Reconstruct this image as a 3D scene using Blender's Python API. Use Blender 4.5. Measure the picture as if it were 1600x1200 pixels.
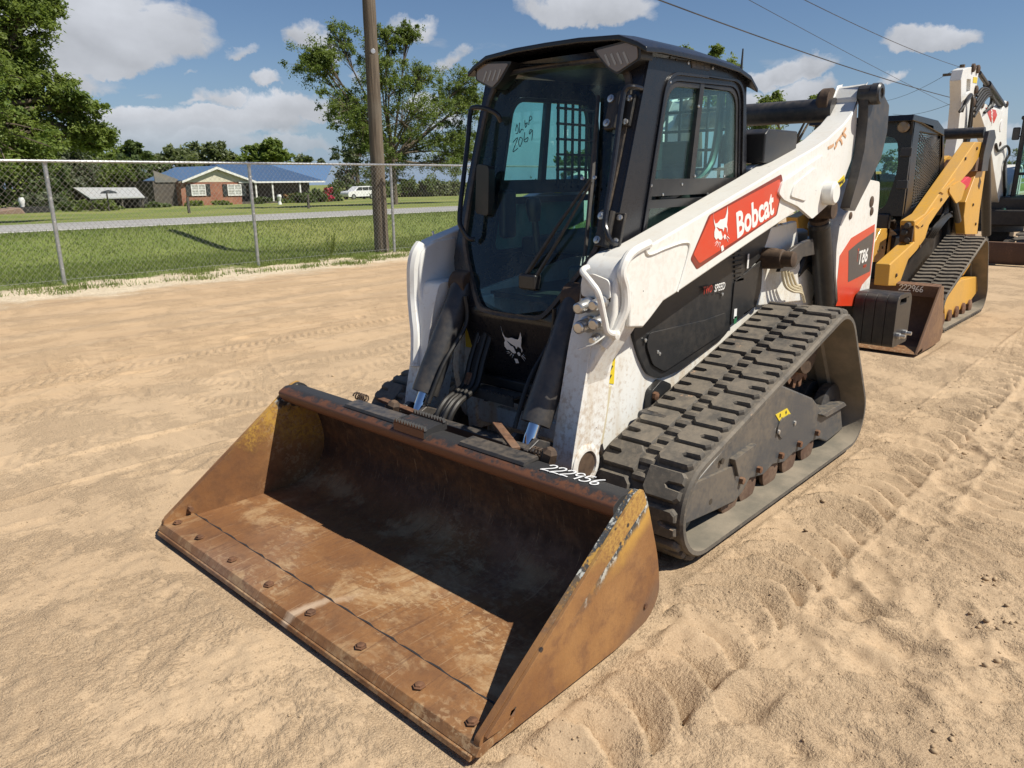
import bpy, bmesh, math, random
import numpy as np
from mathutils import Vector, Matrix, noise as mnoise
from mathutils.geometry import tessellate_polygon
random.seed(7)
RNG = np.random.default_rng(11)
scene = bpy.context.scene
for o in list(bpy.data.objects):
    bpy.data.objects.remove(o)
COL = scene.collection
V = Vector
# ------------------------------------------------------------------ camera
CAM = V((1.1565, 2.2374, 1.5334)); YAW = 3.88978; PITCH = 0.269237; ROLL = -0.007515; FPX = 1163.62
_f = V((math.cos(YAW)*math.cos(PITCH), math.sin(YAW)*math.cos(PITCH), -math.sin(PITCH)))
_r = V((math.sin(YAW), -math.cos(YAW), 0)); _u = _r.cross(_f)
CR = _r*math.cos(ROLL) + _u*math.sin(ROLL); CU = -_r*math.sin(ROLL) + _u*math.cos(ROLL); CF = _f
cam_d = bpy.data.cameras.new('camera'); cam = bpy.data.objects.new('camera', cam_d); COL.objects.link(cam)
cam_d.sensor_width = 36; cam_d.lens = 36*FPX/1600; cam_d.clip_start = .05; cam_d.clip_end = 4000
m = Matrix((CR, CU, -CF)).transposed().to_4x4(); m.translation = CAM; cam.matrix_world = m
scene.camera = cam
# ------------------------------------------------------------------ light
SUN = V((-.146, .34, .50)).normalized()            # towards the sun
world = bpy.data.worlds.new('World'); scene.world = world; world.use_nodes = True
sl = bpy.data.lights.new('sun', 'SUN'); sl.energy = 4.9; sl.angle = math.radians(.5); sl.color = (1, .94, .82)
so = bpy.data.objects.new('sun', sl); COL.objects.link(so); so.rotation_euler = SUN.to_track_quat('Z', 'Y').to_euler(); so.location = (0, 0, 30)
scene.view_settings.view_transform = 'Standard'; scene.view_settings.look = 'None'
scene.view_settings.exposure = EXPOSURE = 0.34; scene.view_settings.gamma = 1
scene.render.engine = 'CYCLES'
scene.cycles.max_bounces = 6; scene.cycles.transparent_max_bounces = 24; scene.cycles.diffuse_bounces = 3
scene.cycles.glossy_bounces = 3; scene.cycles.transmission_bounces = 6; scene.cycles.caustics_reflective = False
scene.cycles.caustics_refractive = False; scene.cycles.use_denoising = True; scene.cycles.sample_clamp_indirect = 6

def build_world():
    nt = world.node_tree; N = nt.nodes; L = nt.links; N.clear()
    def n(t, **k):
        x = N.new(t)
        for a, b in k.items(): setattr(x, a, b)
        return x
    def mth(op, a, b=None, clamp=False):
        x = n('ShaderNodeMath', operation=op, use_clamp=clamp)
        for i, q in enumerate((a, b)):
            if q is None: continue
            if isinstance(q, (int, float)): x.inputs[i].default_value = q
            else: L.new(q, x.inputs[i])
        return x.outputs[0]
    out = n('ShaderNodeOutputWorld'); bg = n('ShaderNodeBackground'); bg.inputs[1].default_value = .062
    sky = n('ShaderNodeTexSky', sky_type='NISHITA', sun_disc=False)
    sky.sun_elevation = math.asin(SUN.z); sky.sun_rotation = math.atan2(SUN.x, SUN.y)
    sky.air_density = 1.0; sky.dust_density = .25; sky.ozone_density = 3.0
    tc = n('ShaderNodeTexCoord'); sep = n('ShaderNodeSeparateXYZ'); L.new(tc.outputs['Generated'], sep.inputs[0])
    zc = mth('MAXIMUM', sep.outputs[2], .0)
    den = mth('ADD', zc, .13)
    px = mth('DIVIDE', sep.outputs[0], den); py = mth('DIVIDE', sep.outputs[1], den)
    cmb = n('ShaderNodeCombineXYZ'); L.new(px, cmb.inputs[0]); L.new(py, cmb.inputs[1])
    no = n('ShaderNodeTexNoise'); no.inputs['Scale'].default_value = CLOUD[0]; no.inputs['Detail'].default_value = 9
    no.inputs['Roughness'].default_value = .58; no.inputs['Distortion'].default_value = .25
    mp = n('ShaderNodeMapping'); mp.inputs['Location'].default_value = CLOUD[1]; L.new(cmb.outputs[0], mp.inputs[0]); L.new(mp.outputs[0], no.inputs[0])
    den1 = no.outputs[0]
    wn = n('ShaderNodeTexNoise'); wn.inputs['Scale'].default_value = 5.5; wn.inputs['Detail'].default_value = 8; wn.inputs['Roughness'].default_value = .62; L.new(tc.outputs['Generated'], wn.inputs[0])
    wsub = n('ShaderNodeVectorMath', operation='SUBTRACT'); L.new(wn.outputs['Color'], wsub.inputs[0]); wsub.inputs[1].default_value = (.5, .5, .5)
    wsc = n('ShaderNodeVectorMath', operation='SCALE'); L.new(wsub.outputs[0], wsc.inputs[0]); wsc.inputs['Scale'].default_value = .13
    wad = n('ShaderNodeVectorMath', operation='ADD'); L.new(tc.outputs['Generated'], wad.inputs[0]); L.new(wsc.outputs[0], wad.inputs[1]); WD = wad.outputs[0]
    vert = None
    # individual cumulus placed by direction (each a soft lobe that lifts the noise)
    total = None
    for (x, y, sx, sy, amp) in CUMULUS:
        d = (CF + CR*((x-800)/FPX) - CU*((y-600)/FPX)).normalized()
        rt = d.cross(V((0, 0, 1))).normalized(); up = rt.cross(d).normalized()
        def dot(v):
            q = n('ShaderNodeVectorMath', operation='DOT_PRODUCT'); L.new(WD, q.inputs[0]); q.inputs[1].default_value = v
            return q.outputs['Value']
        a = mth('DIVIDE', dot(rt), sx/FPX); b = mth('DIVIDE', dot(up), sy/FPX)
        fwd = mth('GREATER_THAN', dot(d), .3)
        # flat base: the lower half falls off faster
        blow = mth('MULTIPLY', mth('LESS_THAN', b, 0.0), 1.2); b2 = mth('MULTIPLY', b, mth('ADD', blow, 1.0))
        r2 = mth('ADD', mth('MULTIPLY', a, a), mth('MULTIPLY', b2, b2))
        g = mth('MULTIPLY', mth('MULTIPLY', mth('SUBTRACT', 1.0, r2, True), amp), fwd)
        total = g if total is None else mth('ADD', total, g)
        gb = mth('MULTIPLY', g, b); vert = gb if vert is None else mth('ADD', vert, gb)
    no2 = n('ShaderNodeTexNoise'); no2.inputs['Scale'].default_value = 9.0; no2.inputs['Detail'].default_value = 10; no2.inputs['Roughness'].default_value = .6
    no2.inputs['Distortion'].default_value = .4
    sc2 = n('ShaderNodeMapping'); sc2.inputs['Scale'].default_value = (1, 1, 1.7); L.new(tc.outputs['Generated'], sc2.inputs[0]); L.new(sc2.outputs[0], no2.inputs[0])
    puff = mth('MULTIPLY', mth('SUBTRACT', no2.outputs[0], .5), CLOUD[3])
    lob = mth('ADD', mth('SUBTRACT', total, .30), mth('MULTIPLY', puff, mth('GREATER_THAN', total, .005)))
    c1 = mth('MULTIPLY', lob, 4.2, True)
    c2 = mth('MULTIPLY', mth('SUBTRACT', den1, CLOUD[2]), 5.5, True)
    cov = mth('MAXIMUM', mth('MULTIPLY', c1, .93), mth('MULTIPLY', c2, .7))
    cov = mth('MULTIPLY', cov, mth('MULTIPLY', sep.outputs[2], 14.0, True))
    # brightness inside the cloud: sunlit tops, greyer bellies
    vpos = mth('DIVIDE', vert, mth('ADD', total, .02))
    no3 = n('ShaderNodeTexNoise'); no3.inputs['Scale'].default_value = 15; no3.inputs['Detail'].default_value = 7; L.new(sc2.outputs[0], no3.inputs[0])
    br = mth('ADD', mth('MULTIPLY', no3.outputs[0], 4.2), mth('ADD', CLOUD[4], mth('MULTIPLY', vpos, 2.4)))
    br = mth('MAXIMUM', br, 5.2)
    ccol = n('ShaderNodeCombineXYZ')
    L.new(mth('MULTIPLY', br, .97), ccol.inputs[0]); L.new(br, ccol.inputs[1]); L.new(mth('MULTIPLY', br, 1.07), ccol.inputs[2])
    hsv = n('ShaderNodeHueSaturation'); hsv.inputs['Saturation'].default_value = 1.0; hsv.inputs['Value'].default_value = 1.0
    hz = mth('SUBTRACT', 1.0, mth('MULTIPLY', zc, 5.5, True)); hz = mth('MULTIPLY', mth('MULTIPLY', hz, hz), .85)
    hmix = n('ShaderNodeMix', data_type='RGBA'); L.new(hz, hmix.inputs[0]); L.new(sky.outputs[0], hmix.inputs[6]); hmix.inputs[7].default_value = (4.2, 5.4, 6.9, 1)     # pale summer haze round the whole horizon
    tint = n('ShaderNodeMix', data_type='RGBA', blend_type='MULTIPLY'); tint.inputs[0].default_value = 1; L.new(hmix.outputs[2], tint.inputs[6]); tint.inputs[7].default_value = (.86, .93, 1.05, 1)
    L.new(tint.outputs[2], hsv.inputs['Color'])
    mix = n('ShaderNodeMix', data_type='RGBA'); L.new(cov, mix.inputs[0]); L.new(hsv.outputs[0], mix.inputs[6]); L.new(ccol.outputs[0], mix.inputs[7])
    L.new(mix.outputs[2], bg.inputs[0]); L.new(bg.outputs[0], out.inputs[0])
CLOUD = (1.1, (3.1, 7.7, 0), .62, 1.25, 4.9)
CUMULUS = [(90, 52, 235, 95, 1.0), (-90, 50, 230, 110, 1.0), (95, 122, 120, 48, .8), (395, 106, 42, 18, .52), (485, 88, 40, 34, .7), (340, 170, 52, 24, .60),
           (240, 150, 30, 14, .5), (250, 205, 100, 38, .72), (345, 212, 70, 28, .64), (440, 200, 100, 38, .74), (530, 178, 75, 38, .66), (330, 240, 200, 30, .62), (60, 215, 120, 36, .5), (190, 185, 60, 24, .5),
           (920, 20, 130, 55, .95), (700, 105, 34, 24, .6), (1448, 66, 85, 32, .85), (1220, 110, 70, 26, .7), (1225, 150, 80, 30, .72), (1378, 128, 30, 16, .6),
           (630, 55, 60, 30, .6), (1500, 215, 150, 30, .5), (660, 160, 40, 22, .7), (300, 125, 26, 12, .5), (430, 150, 34, 15, .52), (120, 165, 60, 22, .55), (500, 235, 70, 24, .6), (560, 120, 30, 16, .5), (200, 235, 80, 20, .55), (700, 190, 60, 26, .6)]
build_world()

# ------------------------------------------------------------------ geometry helpers
def ray(x, y):
    return CF + CR*((x-800)/FPX) - CU*((y-600)/FPX)
def at(x, y, axis, val):            # survey: the point of a plane (x=, y= or z= val) that the photo shows at a pixel
    d = ray(x, y); i = 'xyz'.index(axis); return CAM + d*((val-CAM[i])/d[i])
def atp(x, y, p0, nrm):
    d = ray(x, y); return CAM + d*((V(p0)-CAM).dot(nrm)/d.dot(nrm))
def xz(pts, y):
    return [(q.x, q.z) for q in (at(a, b, 'y', y) for a, b in pts)]
ORI = {}
class MB:
    def __init__(s): s.v = []; s.f = []; s.m = []; s.mi = 0
    def add(s, vs, fs):
        o = len(s.v); s.v += [tuple(q) for q in vs]; s.f += [tuple(i+o for i in f) for f in fs]; s.m += [s.mi]*len(fs); return s
    def box(s, c, d, rot=None, tap=1.0):
        hx, hy, hz = d[0]/2, d[1]/2, d[2]/2; vs = []
        for z in (-1, 1):
            t = 1 if z < 0 else tap
            for x, y in ((-1, -1), (1, -1), (1, 1), (-1, 1)): vs.append(V((x*hx*t, y*hy*t, z*hz)))
        if rot is not None: vs = [rot @ q for q in vs]
        return s.add([q+V(c) for q in vs], [(3, 2, 1, 0), (4, 5, 6, 7), (0, 1, 5, 4), (1, 2, 6, 5), (2, 3, 7, 6), (3, 0, 4, 7)])
    def prism(s, outer, a0, a1, plane='xz', holes=()):
        mk = {'xz': lambda p, t: V((p[0], t, p[1])), 'xy': lambda p, t: V((p[0], p[1], t)), 'yz': lambda p, t: V((t, p[0], p[1]))}[plane]
        return s.prism_fn([outer]+list(holes), lambda p: mk(p, a0), lambda p: mk(p, a1))
    def prism_fn(s, loops, f0, f1):
        def area(l): return sum(l[i-1][0]*l[i][1]-l[i][0]*l[i-1][1] for i in range(len(l)))
        loops = [list(l) if (area(l) > 0) == (i == 0) else list(l)[::-1] for i, l in enumerate(loops)]
        tris = tessellate_polygon([[V((a[0], a[1], 0)) for a in l] for l in loops]); pts = [a for l in loops for a in l]; n = len(pts)
        fixed = []
        for t in tris:
            a, b, c = (pts[i] for i in t)
            ar = (b[0]-a[0])*(c[1]-a[1])-(c[0]-a[0])*(b[1]-a[1])
            if abs(ar) < 1e-12: continue
            fixed.append(tuple(t) if ar > 0 else tuple(t)[::-1])
        v0 = [f0(a) for a in pts]; v1 = [f1(a) for a in pts]
        fs = [t[::-1] for t in fixed] + [tuple(i+n for i in t) for t in fixed]
        k = 0
        for l in loops:
            m_ = len(l)
            for i in range(m_):
                j = (i+1) % m_; fs.append((k+i, k+j, k+j+n, k+i+n))
            k += m_
        return s.add(v0+v1, fs)
    def cyl(s, p0, p1, r0, r1=None, n=16, cap=True):
        return s.tube([p0, p1], [r0, r0 if r1 is None else r1], n, cap)
    def tube(s, pts, r, n=8, cap=True, closed=False):
        pts = [V(q) for q in pts]; k = len(pts); rs = r if isinstance(r, (list, tuple)) else [r]*k
        vs = []; up = None
        for i, q in enumerate(pts):
            if closed: d = pts[(i+1) % k]-pts[i-1]
            else: d = pts[min(i+1, k-1)]-pts[max(i-1, 0)]
            if d.length < 1e-9: d = V((0, 0, 1))
            d.normalize()
            if up is None:
                up = V((0, 0, 1)) if abs(d.z) < .9 else V((1, 0, 0))
            a = (up-d*up.dot(d)).normalized(); b = d.cross(a); up = a
            for j in range(n):
                t = 2*math.pi*(j+.5)/n; vs.append(q+(a*math.cos(t)+b*math.sin(t))*rs[i])
        fs = []
        for i in range(k if closed else k-1):
            i2 = (i+1) % k
            for j in range(n):
                j2 = (j+1) % n; fs.append((i*n+j, i*n+j2, i2*n+j2, i2*n+j))
        if cap and not closed: fs += [tuple(range(n))[::-1], tuple(range((k-1)*n, k*n))]
        return s.add(vs, fs)
    def lathe(s, c, axis, prof, n=20):        # prof: (radius, offset along the axis)
        c = V(c); ax = V(axis).normalized(); a = ax.orthogonal().normalized(); b = ax.cross(a); k = len(prof)
        vs = [c+ax*h+(a*math.cos(2*math.pi*j/n)+b*math.sin(2*math.pi*j/n))*r for r, h in prof for j in range(n)]
        fs = [(i*n+j, i*n+(j+1) % n, (i+1)*n+(j+1) % n, (i+1)*n+j) for i in range(k-1) for j in range(n)]
        if prof[0][0] > 1e-6: fs.append(tuple(range(n))[::-1])
        if prof[-1][0] > 1e-6: fs.append(tuple(range((k-1)*n, k*n)))
        return s.add(vs, fs)
    def strip(s, pts, w, nrm, lift=0.0, thick=.0015):     # a flat painted stroke on a surface
        nrm = V(nrm).normalized(); pts = [V(q)+nrm*lift for q in pts]; vs = []
        for i, q in enumerate(pts):
            d = (pts[min(i+1, len(pts)-1)]-pts[max(i-1, 0)]).normalized(); t = nrm.cross(d)*w/2
            vs += [q-t, q+t, q+t+nrm*thick, q-t+nrm*thick]
        fs = []
        for i in range(len(pts)-1):
            a, b = i*4, i*4+4
            fs += [(a+3, a+2, b+2, b+3), (a+2, a+1, b+1, b+2), (a, a+3, b+3, b)]
        return s.add(vs, fs)
    def mesh(s, name, org=V((0, 0, 0)), smooth=None):
        me = bpy.data.meshes.new(name); me.from_pydata([(x-org[0], y-org[1], z-org[2]) for x, y, z in s.v], [], s.f); me.update()
        if smooth is not None and len(me.polygons):
            me.polygons.foreach_set('use_smooth', [True]*len(me.polygons)); me.set_sharp_from_angle(angle=math.radians(smooth))
        return me
    def build(s, name, mat, parent=None, smooth=35, bev=0, seg=2, mats=None, fixn=False, org=None):
        o0 = ORI.get(parent, V((0, 0, 0))) if org is None else V(org)
        me = s.mesh(name, o0, smooth); o = bpy.data.objects.new(name, me); COL.objects.link(o)
        for q in (mats or [mat]): me.materials.append(q)
        if mats: me.polygons.foreach_set('material_index', s.m)
        if parent is not None: o.parent = parent; ORI[o] = o0
        elif org is not None: o.location = org; ORI[o] = V(org)
        if fixn:
            bm = bmesh.new(); bm.from_mesh(me); bmesh.ops.recalc_face_normals(bm, faces=bm.faces); bm.to_mesh(me); bm.free()
        if bev:
            b = o.modifiers.new('bevel', 'BEVEL'); b.width = bev; b.segments = seg; b.limit_method = 'ANGLE'; b.angle_limit = math.radians(40)
            me.polygons.foreach_set('use_smooth', [True]*len(me.polygons)); b.harden_normals = True
        return o
def empty(name, loc, label=None, cat=None, group=None):
    o = bpy.data.objects.new(name, None); COL.objects.link(o); o.location = loc; o.empty_display_size = .2; ORI[o] = V(loc)
    tag(o, label, cat, group); return o
def tag(o, label=None, cat=None, group=None, kind=None):
    if label: o['label'] = label
    if cat: o['category'] = cat
    if group: o['group'] = group
    if kind: o['kind'] = kind
    return o
def inst(src, name, loc, rot=None, parent=None, mat=None):     # a copy that shares mesh data; loc in the thing's own frame
    o = src.copy(); COL.objects.link(o); o.name = name; o.location = loc
    if rot is not None: o.rotation_euler = rot
    if parent is not None: o.parent = parent
    return o
def rounded(pts, r, k=4):                                       # 2-d polygon with rounded corners
    out = []; n = len(pts)
    for i in range(n):
        p = V((*pts[i], 0)); a = V((*pts[i-1], 0)); b = V((*pts[(i+1) % n], 0)); rr = r[i] if isinstance(r, (list, tuple)) else r
        da = (a-p); db = (b-p); q = min(rr, da.length*.45, db.length*.45)
        if q < 1e-5: out.append((p.x, p.y)); continue
        s0 = p+da.normalized()*q; s1 = p+db.normalized()*q
        for j in range(k+1):
            t = j/k; w = s0*(1-t)**2+p*2*t*(1-t)+s1*t*t; out.append((w.x, w.y))
    return out
def spline(pts, k=6):
    pts = [V(q) for q in pts]; out = []
    for i in range(len(pts)-1):
        p0, p1, p2, p3 = pts[max(i-1, 0)], pts[i], pts[i+1], pts[min(i+2, len(pts)-1)]
        for j in range(k):
            t = j/k; out.append(.5*((2*p1)+(-p0+p2)*t+(2*p0-5*p1+4*p2-p3)*t*t+(-p0+3*p1-3*p2+p3)*t**3))
    out.append(pts[-1]); return out

# ------------------------------------------------------------------ material helpers
class NT:
    def __init__(s, name):
        s.mat = bpy.data.materials.new(name); s.mat.use_nodes = True; s.t = s.mat.node_tree; s.N = s.t.nodes; s.L = s.t.links
        s.b = s.N['Principled BSDF']; s.out = s.N['Material Output']; s.tc = s.N.new('ShaderNodeTexCoord'); s.obj = s.tc.outputs['Object']
        g = s.N.new('ShaderNodeNewGeometry'); s.pos = g.outputs['Position']; s.geo = g
    def lk(s, a, b):
        if isinstance(a, bpy.types.NodeSocket): s.L.new(a, b)
        elif isinstance(a, (tuple, list)): b.default_value = tuple(a)+((1,) if len(a) == 3 and len(b.default_value) == 4 else ())
        else: b.default_value = a
    def noise(s, scale, detail=4, rough=.5, vec=None, dist=0, out=0, stretch=None):
        n = s.N.new('ShaderNodeTexNoise'); n.inputs['Scale'].default_value = scale; n.inputs['Detail'].default_value = detail
        n.inputs['Roughness'].default_value = rough; n.inputs['Distortion'].default_value = dist
        v = vec or s.pos
        if stretch:
            mp = s.N.new('ShaderNodeMapping'); mp.inputs['Scale'].default_value = stretch; s.L.new(v, mp.inputs[0]); v = mp.outputs[0]
        s.L.new(v, n.inputs[0]); return n.outputs[out]
    def vor(s, scale, feat='F1', vec=None, out=0, rand=1):
        n = s.N.new('ShaderNodeTexVoronoi'); n.feature = feat; n.inputs['Scale'].default_value = scale; n.inputs['Randomness'].default_value = rand
        s.L.new(vec or s.pos, n.inputs[0]); return n.outputs[out]
    def m(s, op, a, b=0, clamp=False):
        n = s.N.new('ShaderNodeMath'); n.operation = op; n.use_clamp = clamp; s.lk(a, n.inputs[0]); s.lk(b, n.inputs[1]); return n.outputs[0]
    def ramp(s, fac, lo, hi, a=0.0, b=1.0):
        n = s.N.new('ShaderNodeMapRange'); n.interpolation_type = 'SMOOTHSTEP'; s.lk(fac, n.inputs[0])
        for i, q in enumerate((lo, hi, a, b)): n.inputs[i+1].default_value = q
        return n.outputs[0]
    def mix(s, fac, a, b, mode='MIX'):
        n = s.N.new('ShaderNodeMix'); n.data_type = 'RGBA'; n.blend_type = mode; s.lk(fac, n.inputs[0]); s.lk(a, n.inputs[6]); s.lk(b, n.inputs[7]); return n.outputs[2]
    def sep(s, vec=None):
        n = s.N.new('ShaderNodeSeparateXYZ'); s.L.new(vec or s.pos, n.inputs[0]); return n.outputs
    def bump(s, h, strength=.3, dist=.01, nrm=None):
        n = s.N.new('ShaderNodeBump'); n.inputs['Strength'].default_value = strength; n.inputs['Distance'].default_value = dist; s.L.new(h, n.inputs['Height'])
        if nrm is not None: s.L.new(nrm, n.inputs['Normal'])
        return n.outputs[0]
    def fin(s, col=None, rough=None, metal=None, nrm=None, **k):
        if col is not None: s.lk(col, s.b.inputs['Base Color'])
        if rough is not None: s.lk(rough, s.b.inputs['Roughness'])
        if metal is not None: s.lk(metal, s.b.inputs['Metallic'])
        if nrm is not None: s.L.new(nrm, s.b.inputs['Normal'])
        for a, q in k.items(): s.lk(q, s.b.inputs[a.replace('_', ' ')])
        return s.mat
def up_fac(t):
    n = t.N.new('ShaderNodeSeparateXYZ'); t.L.new(t.geo.outputs['Normal'], n.inputs[0]); return n.outputs[2]
def paint(name, col, rough=.4, dust=.25, dcol=(.42, .32, .21), chips=0, chipcol=(.09, .04, .02), bumps=.02, spec=.5, coat=0, fine=40):
    t = NT(name); n1 = t.noise(2.3, 6, .6); n2 = t.noise(fine, 5, .6)
    c = t.mix(t.ramp(n1, .35, .75, 0, .22), col, tuple(q*.72 for q in col))
    c = t.mix(t.m('MULTIPLY', t.ramp(t.m('ADD', n1, t.m('MULTIPLY', n2, .5)), .62, .95), dust), c, dcol)
    up = t.ramp(up_fac(t), .5, 1.0, 0, 1)
    c = t.mix(t.m('MULTIPLY', t.m('MULTIPLY', up, dust), t.ramp(n2, .3, .7)), c, dcol)
    if chips:
        n3 = t.noise(17, 8, .7); n4 = t.noise(3.1, 3, .5)
        ch = t.ramp(t.m('ADD', n3, t.m('MULTIPLY', n4, .55)), 1.06-chips, 1.09-chips)
        c = t.mix(ch, c, chipcol)
    r = t.m('ADD', rough, t.m('MULTIPLY', t.m('SUBTRACT', n2, .5), .25))
    return t.fin(c, r, 0, t.bump(n2, bumps, .002), Specular_IOR_Level=spec, Coat_Weight=coat)
# ================================================================== ground
def perlin(x, y, seed):
    x = np.asarray(x, float); y = np.asarray(y, float)
    r = np.random.default_rng(seed); perm = r.permutation(512); ang = r.random(512)*2*np.pi; gx, gy = np.cos(ang), np.sin(ang)
    xi = np.floor(x).astype(int); yi = np.floor(y).astype(int); xf = x-xi; yf = y-yi
    def g(ix, iy, dx, dy):
        h = perm[(perm[ix % 512]+iy) % 512]; return gx[h]*dx+gy[h]*dy
    u = xf*xf*xf*(xf*(xf*6-15)+10); w = yf*yf*yf*(yf*(yf*6-15)+10)
    a = g(xi, yi, xf, yf); b = g(xi+1, yi, xf-1, yf); c = g(xi, yi+1, xf, yf-1); d = g(xi+1, yi+1, xf-1, yf-1)
    return (a+(b-a)*u)+((c+(d-c)*u)-(a+(b-a)*u))*w
def fbm(x, y, f, seed, oct=4, gain=.5):
    s = 0; a = 1
    for i in range(oct):
        s = s+a*perlin(x*f+i*17.3, y*f-i*9.1, seed+i); f *= 2.03; a *= gain
    return s
PROF = ([-700, -260, -150, -80, -45, -30, -25, -22.9, -17.5, -17.0, -16.5, -15.0, -14.2, -13.0, -11.2, 400],
        [-4.5, -2.8, -1.9, -.95, -.35, .10, .30, .36, .43, .42, .36, -.07, -.11, -.05, 0, 0])
def profile(y): return np.interp(y, *PROF)
def smooth(a, b, x):
    t = np.clip((x-a)/(b-a), 0, 1); return t*t*(3-2*t)
def ground_h(x, y):
    lot = smooth(-11.5, -9.8, y); near = lot*smooth(-30, -8, x)
    h = profile(y)
    h = h+(1-lot)*(.03*fbm(x, y, .5, 3, 3))*smooth(-.5, .8, np.abs(y+20.2)-3.2)
    churn = smooth(-2.2, 1.2, y+.25*x+.6)*lot                      # the loose, walked-over sand on the near side
    h = h+lot*(.010*fbm(x, y, .8, 5, 3)+.0045*fbm(x, y, 5, 9, 3))
    h = h+churn*(.011*fbm(x, y, 2.6, 21, 3)+.013*np.clip(np.abs(fbm(x+.7, y, 2.1, 31, 2))-.12, 0, 1)+.010*fbm(x, y, 9, 41, 3)+.010*fbm(x, y, 19, 47, 2, .6)+.008*np.clip(fbm(x, y, 6, 53, 2)-.25, 0, 1))
    # footprints and scuffs
    r = np.random.default_rng(5)
    for k in range(150):
        fx, fy = r.uniform(-6, .6), r.uniform(1.2, 2.5); an = r.uniform(-.9, .9)+r.choice([0, 1.5]); 
        if fx < .35 and fx > -3.6 and abs(fy) < 1.08: continue
        if fy < 1.38 and fx < .2: continue
        c, s = np.cos(an), np.sin(an); u = (x-fx)*c+(y-fy)*s; w = -(x-fx)*s+(y-fy)*c
        d = (u/.15)**2+(w/.062)**2
        h = h-r.uniform(.008, .020)*np.exp(-d**2.2)+.008*np.exp(-((np.sqrt(d)-1.35)/.3)**2)
    for k in range(60):
        fx, fy = r.uniform(-4, 2.0), r.uniform(-5, -.9); an = r.uniform(0, 3.1)
        if fx < .1 and fy > -1.3: continue
        c, s = np.cos(an), np.sin(an); u = (x-fx)*c+(y-fy)*s; w = -(x-fx)*s+(y-fy)*c; d = (u/.14)**2+(w/.05)**2
        h = h-.010*np.exp(-d**1.5)+.005*np.exp(-((np.sqrt(d)-1.3)/.3)**2)
    # earlier pass of a rubber track beside the loader: crescent lug prints in a pressed strip
    def prints(h, yc, hw, x0, x1, pitch, bow, deep, sgn=1):
        q = (y-yc)/hw; m_ = smooth(1.04, .97, np.abs(q))*smooth(x0-.3, x0+.2, x)*smooth(x1+.3, x1-.2, x)
        ph = (x+sgn*bow*(1-q*q))/pitch; fr = ph-np.floor(ph)
        lug = smooth(0, .07, fr)*(1-fr)**.8*1.15
        m_ = m_*np.clip(.95+.9*fbm(x, y, 1.2, 77, 2), .3, 1)
        berm = .012*np.exp(-((np.abs(q)-1.09)/.06)**2)*smooth(x0-.3, x0+.2, x)*smooth(x1+.3, x1-.2, x)
        rough = .5+.9*np.clip(.5+1.3*fbm(x, y, 3.1, 71, 2), 0, 1)
        return h*(1-.55*m_)+m_*(-.012+deep*rough*(lug-.4))+berm*np.clip(.6+1.5*fbm(x, y, 2.3, 73, 2), 0, 1.6)
    h = prints(h, 1.17, .19, -9, 1.3, .165, .13, .052)
    h = prints(h, 1.78, .20, -9, -2.2, .12, .08, .030, -1)
    h = prints(h, 2.35, .22, -9, -3.0, .13, .10, .030)
    h = prints(h, -2.2, .22, -9, 4, .10, .02, .006)
    # a narrow tyre print
    an = math.radians(62); c, s = math.cos(an), math.sin(an); u = (x+.98)*c+(y-1.42)*s; w = -(x+.98)*s+(y-1.42)*c
    tm = smooth(.07, .055, np.abs(w))*smooth(.38, .3, np.abs(u)); fr = (u+.5*np.abs(w))/.04; fr = fr-np.floor(fr)
    h = h*(1-.6*tm)+tm*(.010*(fr-.5))
    # drive lane towards the fence: long shallow ruts, and turning arcs
    for yc, wd, dp in ((-4.9, .25, .016), (-6.1, .3, .02), (-6.9, .22, .014), (-8.0, .3, .018), (-3.9, .2, .010)):
        yy = yc+.04*(x+3)+.12*np.sin(x*.21+yc); h = h-dp*np.exp(-((y-yy)/wd)**2)+.5*dp*np.exp(-((np.abs(y-yy)-1.5*wd)/(.4*wd))**2)
    def tread(h, u, w, hw, pitch, amp, m0):
        fr = (u+.55*np.abs(w))/pitch; fr = fr-np.floor(fr); m_ = smooth(hw*1.05, hw*.92, np.abs(w))*m0
        return h*(1-.5*m_)+m_*(amp*(smooth(0, .2, fr)*smooth(.75, .5, fr)-.5)-amp*.3)+m0*amp*.6*np.exp(-((np.abs(w)-hw*1.12)/(.1*hw))**2)
    for cx, cy, R0, a0, a1 in ((-4.2, -4.3, 3.0, -.35, 1.0), (-4.2, -4.3, 3.42, -.3, .9), (-5.2, -2.2, 3.6, -1.0, -.15), (1.9, -6.6, 3.6, 1.5, 2.6), (1.9, -6.6, 3.2, 1.5, 2.5)):
        rr = np.hypot(x-cx, y-cy); aa = np.arctan2(y-cy, x-cx); m0 = smooth(a0-.15, a0+.1, aa)*smooth(a1+.15, a1-.1, aa)*lot
        h = tread(h, aa*R0, rr-R0, .12, .07, .014, m0*np.clip(.4+1.4*fbm(x, y, .6, 85, 2), 0, 1))
    for yc, sl_, hw_, x0_, x1_ in ((-2.75, .10, .13, -6, 3), (-3.3, -.06, .12, -7, 3), (-4.35, .03, .13, -12, 3), (-5.6, .02, .13, -14, 3), (-6.7, .045, .13, -14, 3), (-7.5, .03, .13, -14, 3)):
        w = y-yc-sl_*(x+2); h = tread(h, x, w, hw_, .085 if yc > -5 else .15, .012, smooth(x0_, x0_+1, x)*smooth(x1_, x1_-1, x)*np.clip(.5+1.1*fbm(x, y, .35, 83, 2), 0, .9))
    # where the machines press the sand
    def press(h, x0, x1, y0, y1, z, e=.03):
        m_ = smooth(x0-e, x0, x)*smooth(x1+e, x1, x)*smooth(y0-e, y0, y)*smooth(y1+e, y1, y)
        return np.where(m_ > 0, np.minimum(h, h*(1-m_)+z*m_), h)
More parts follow.
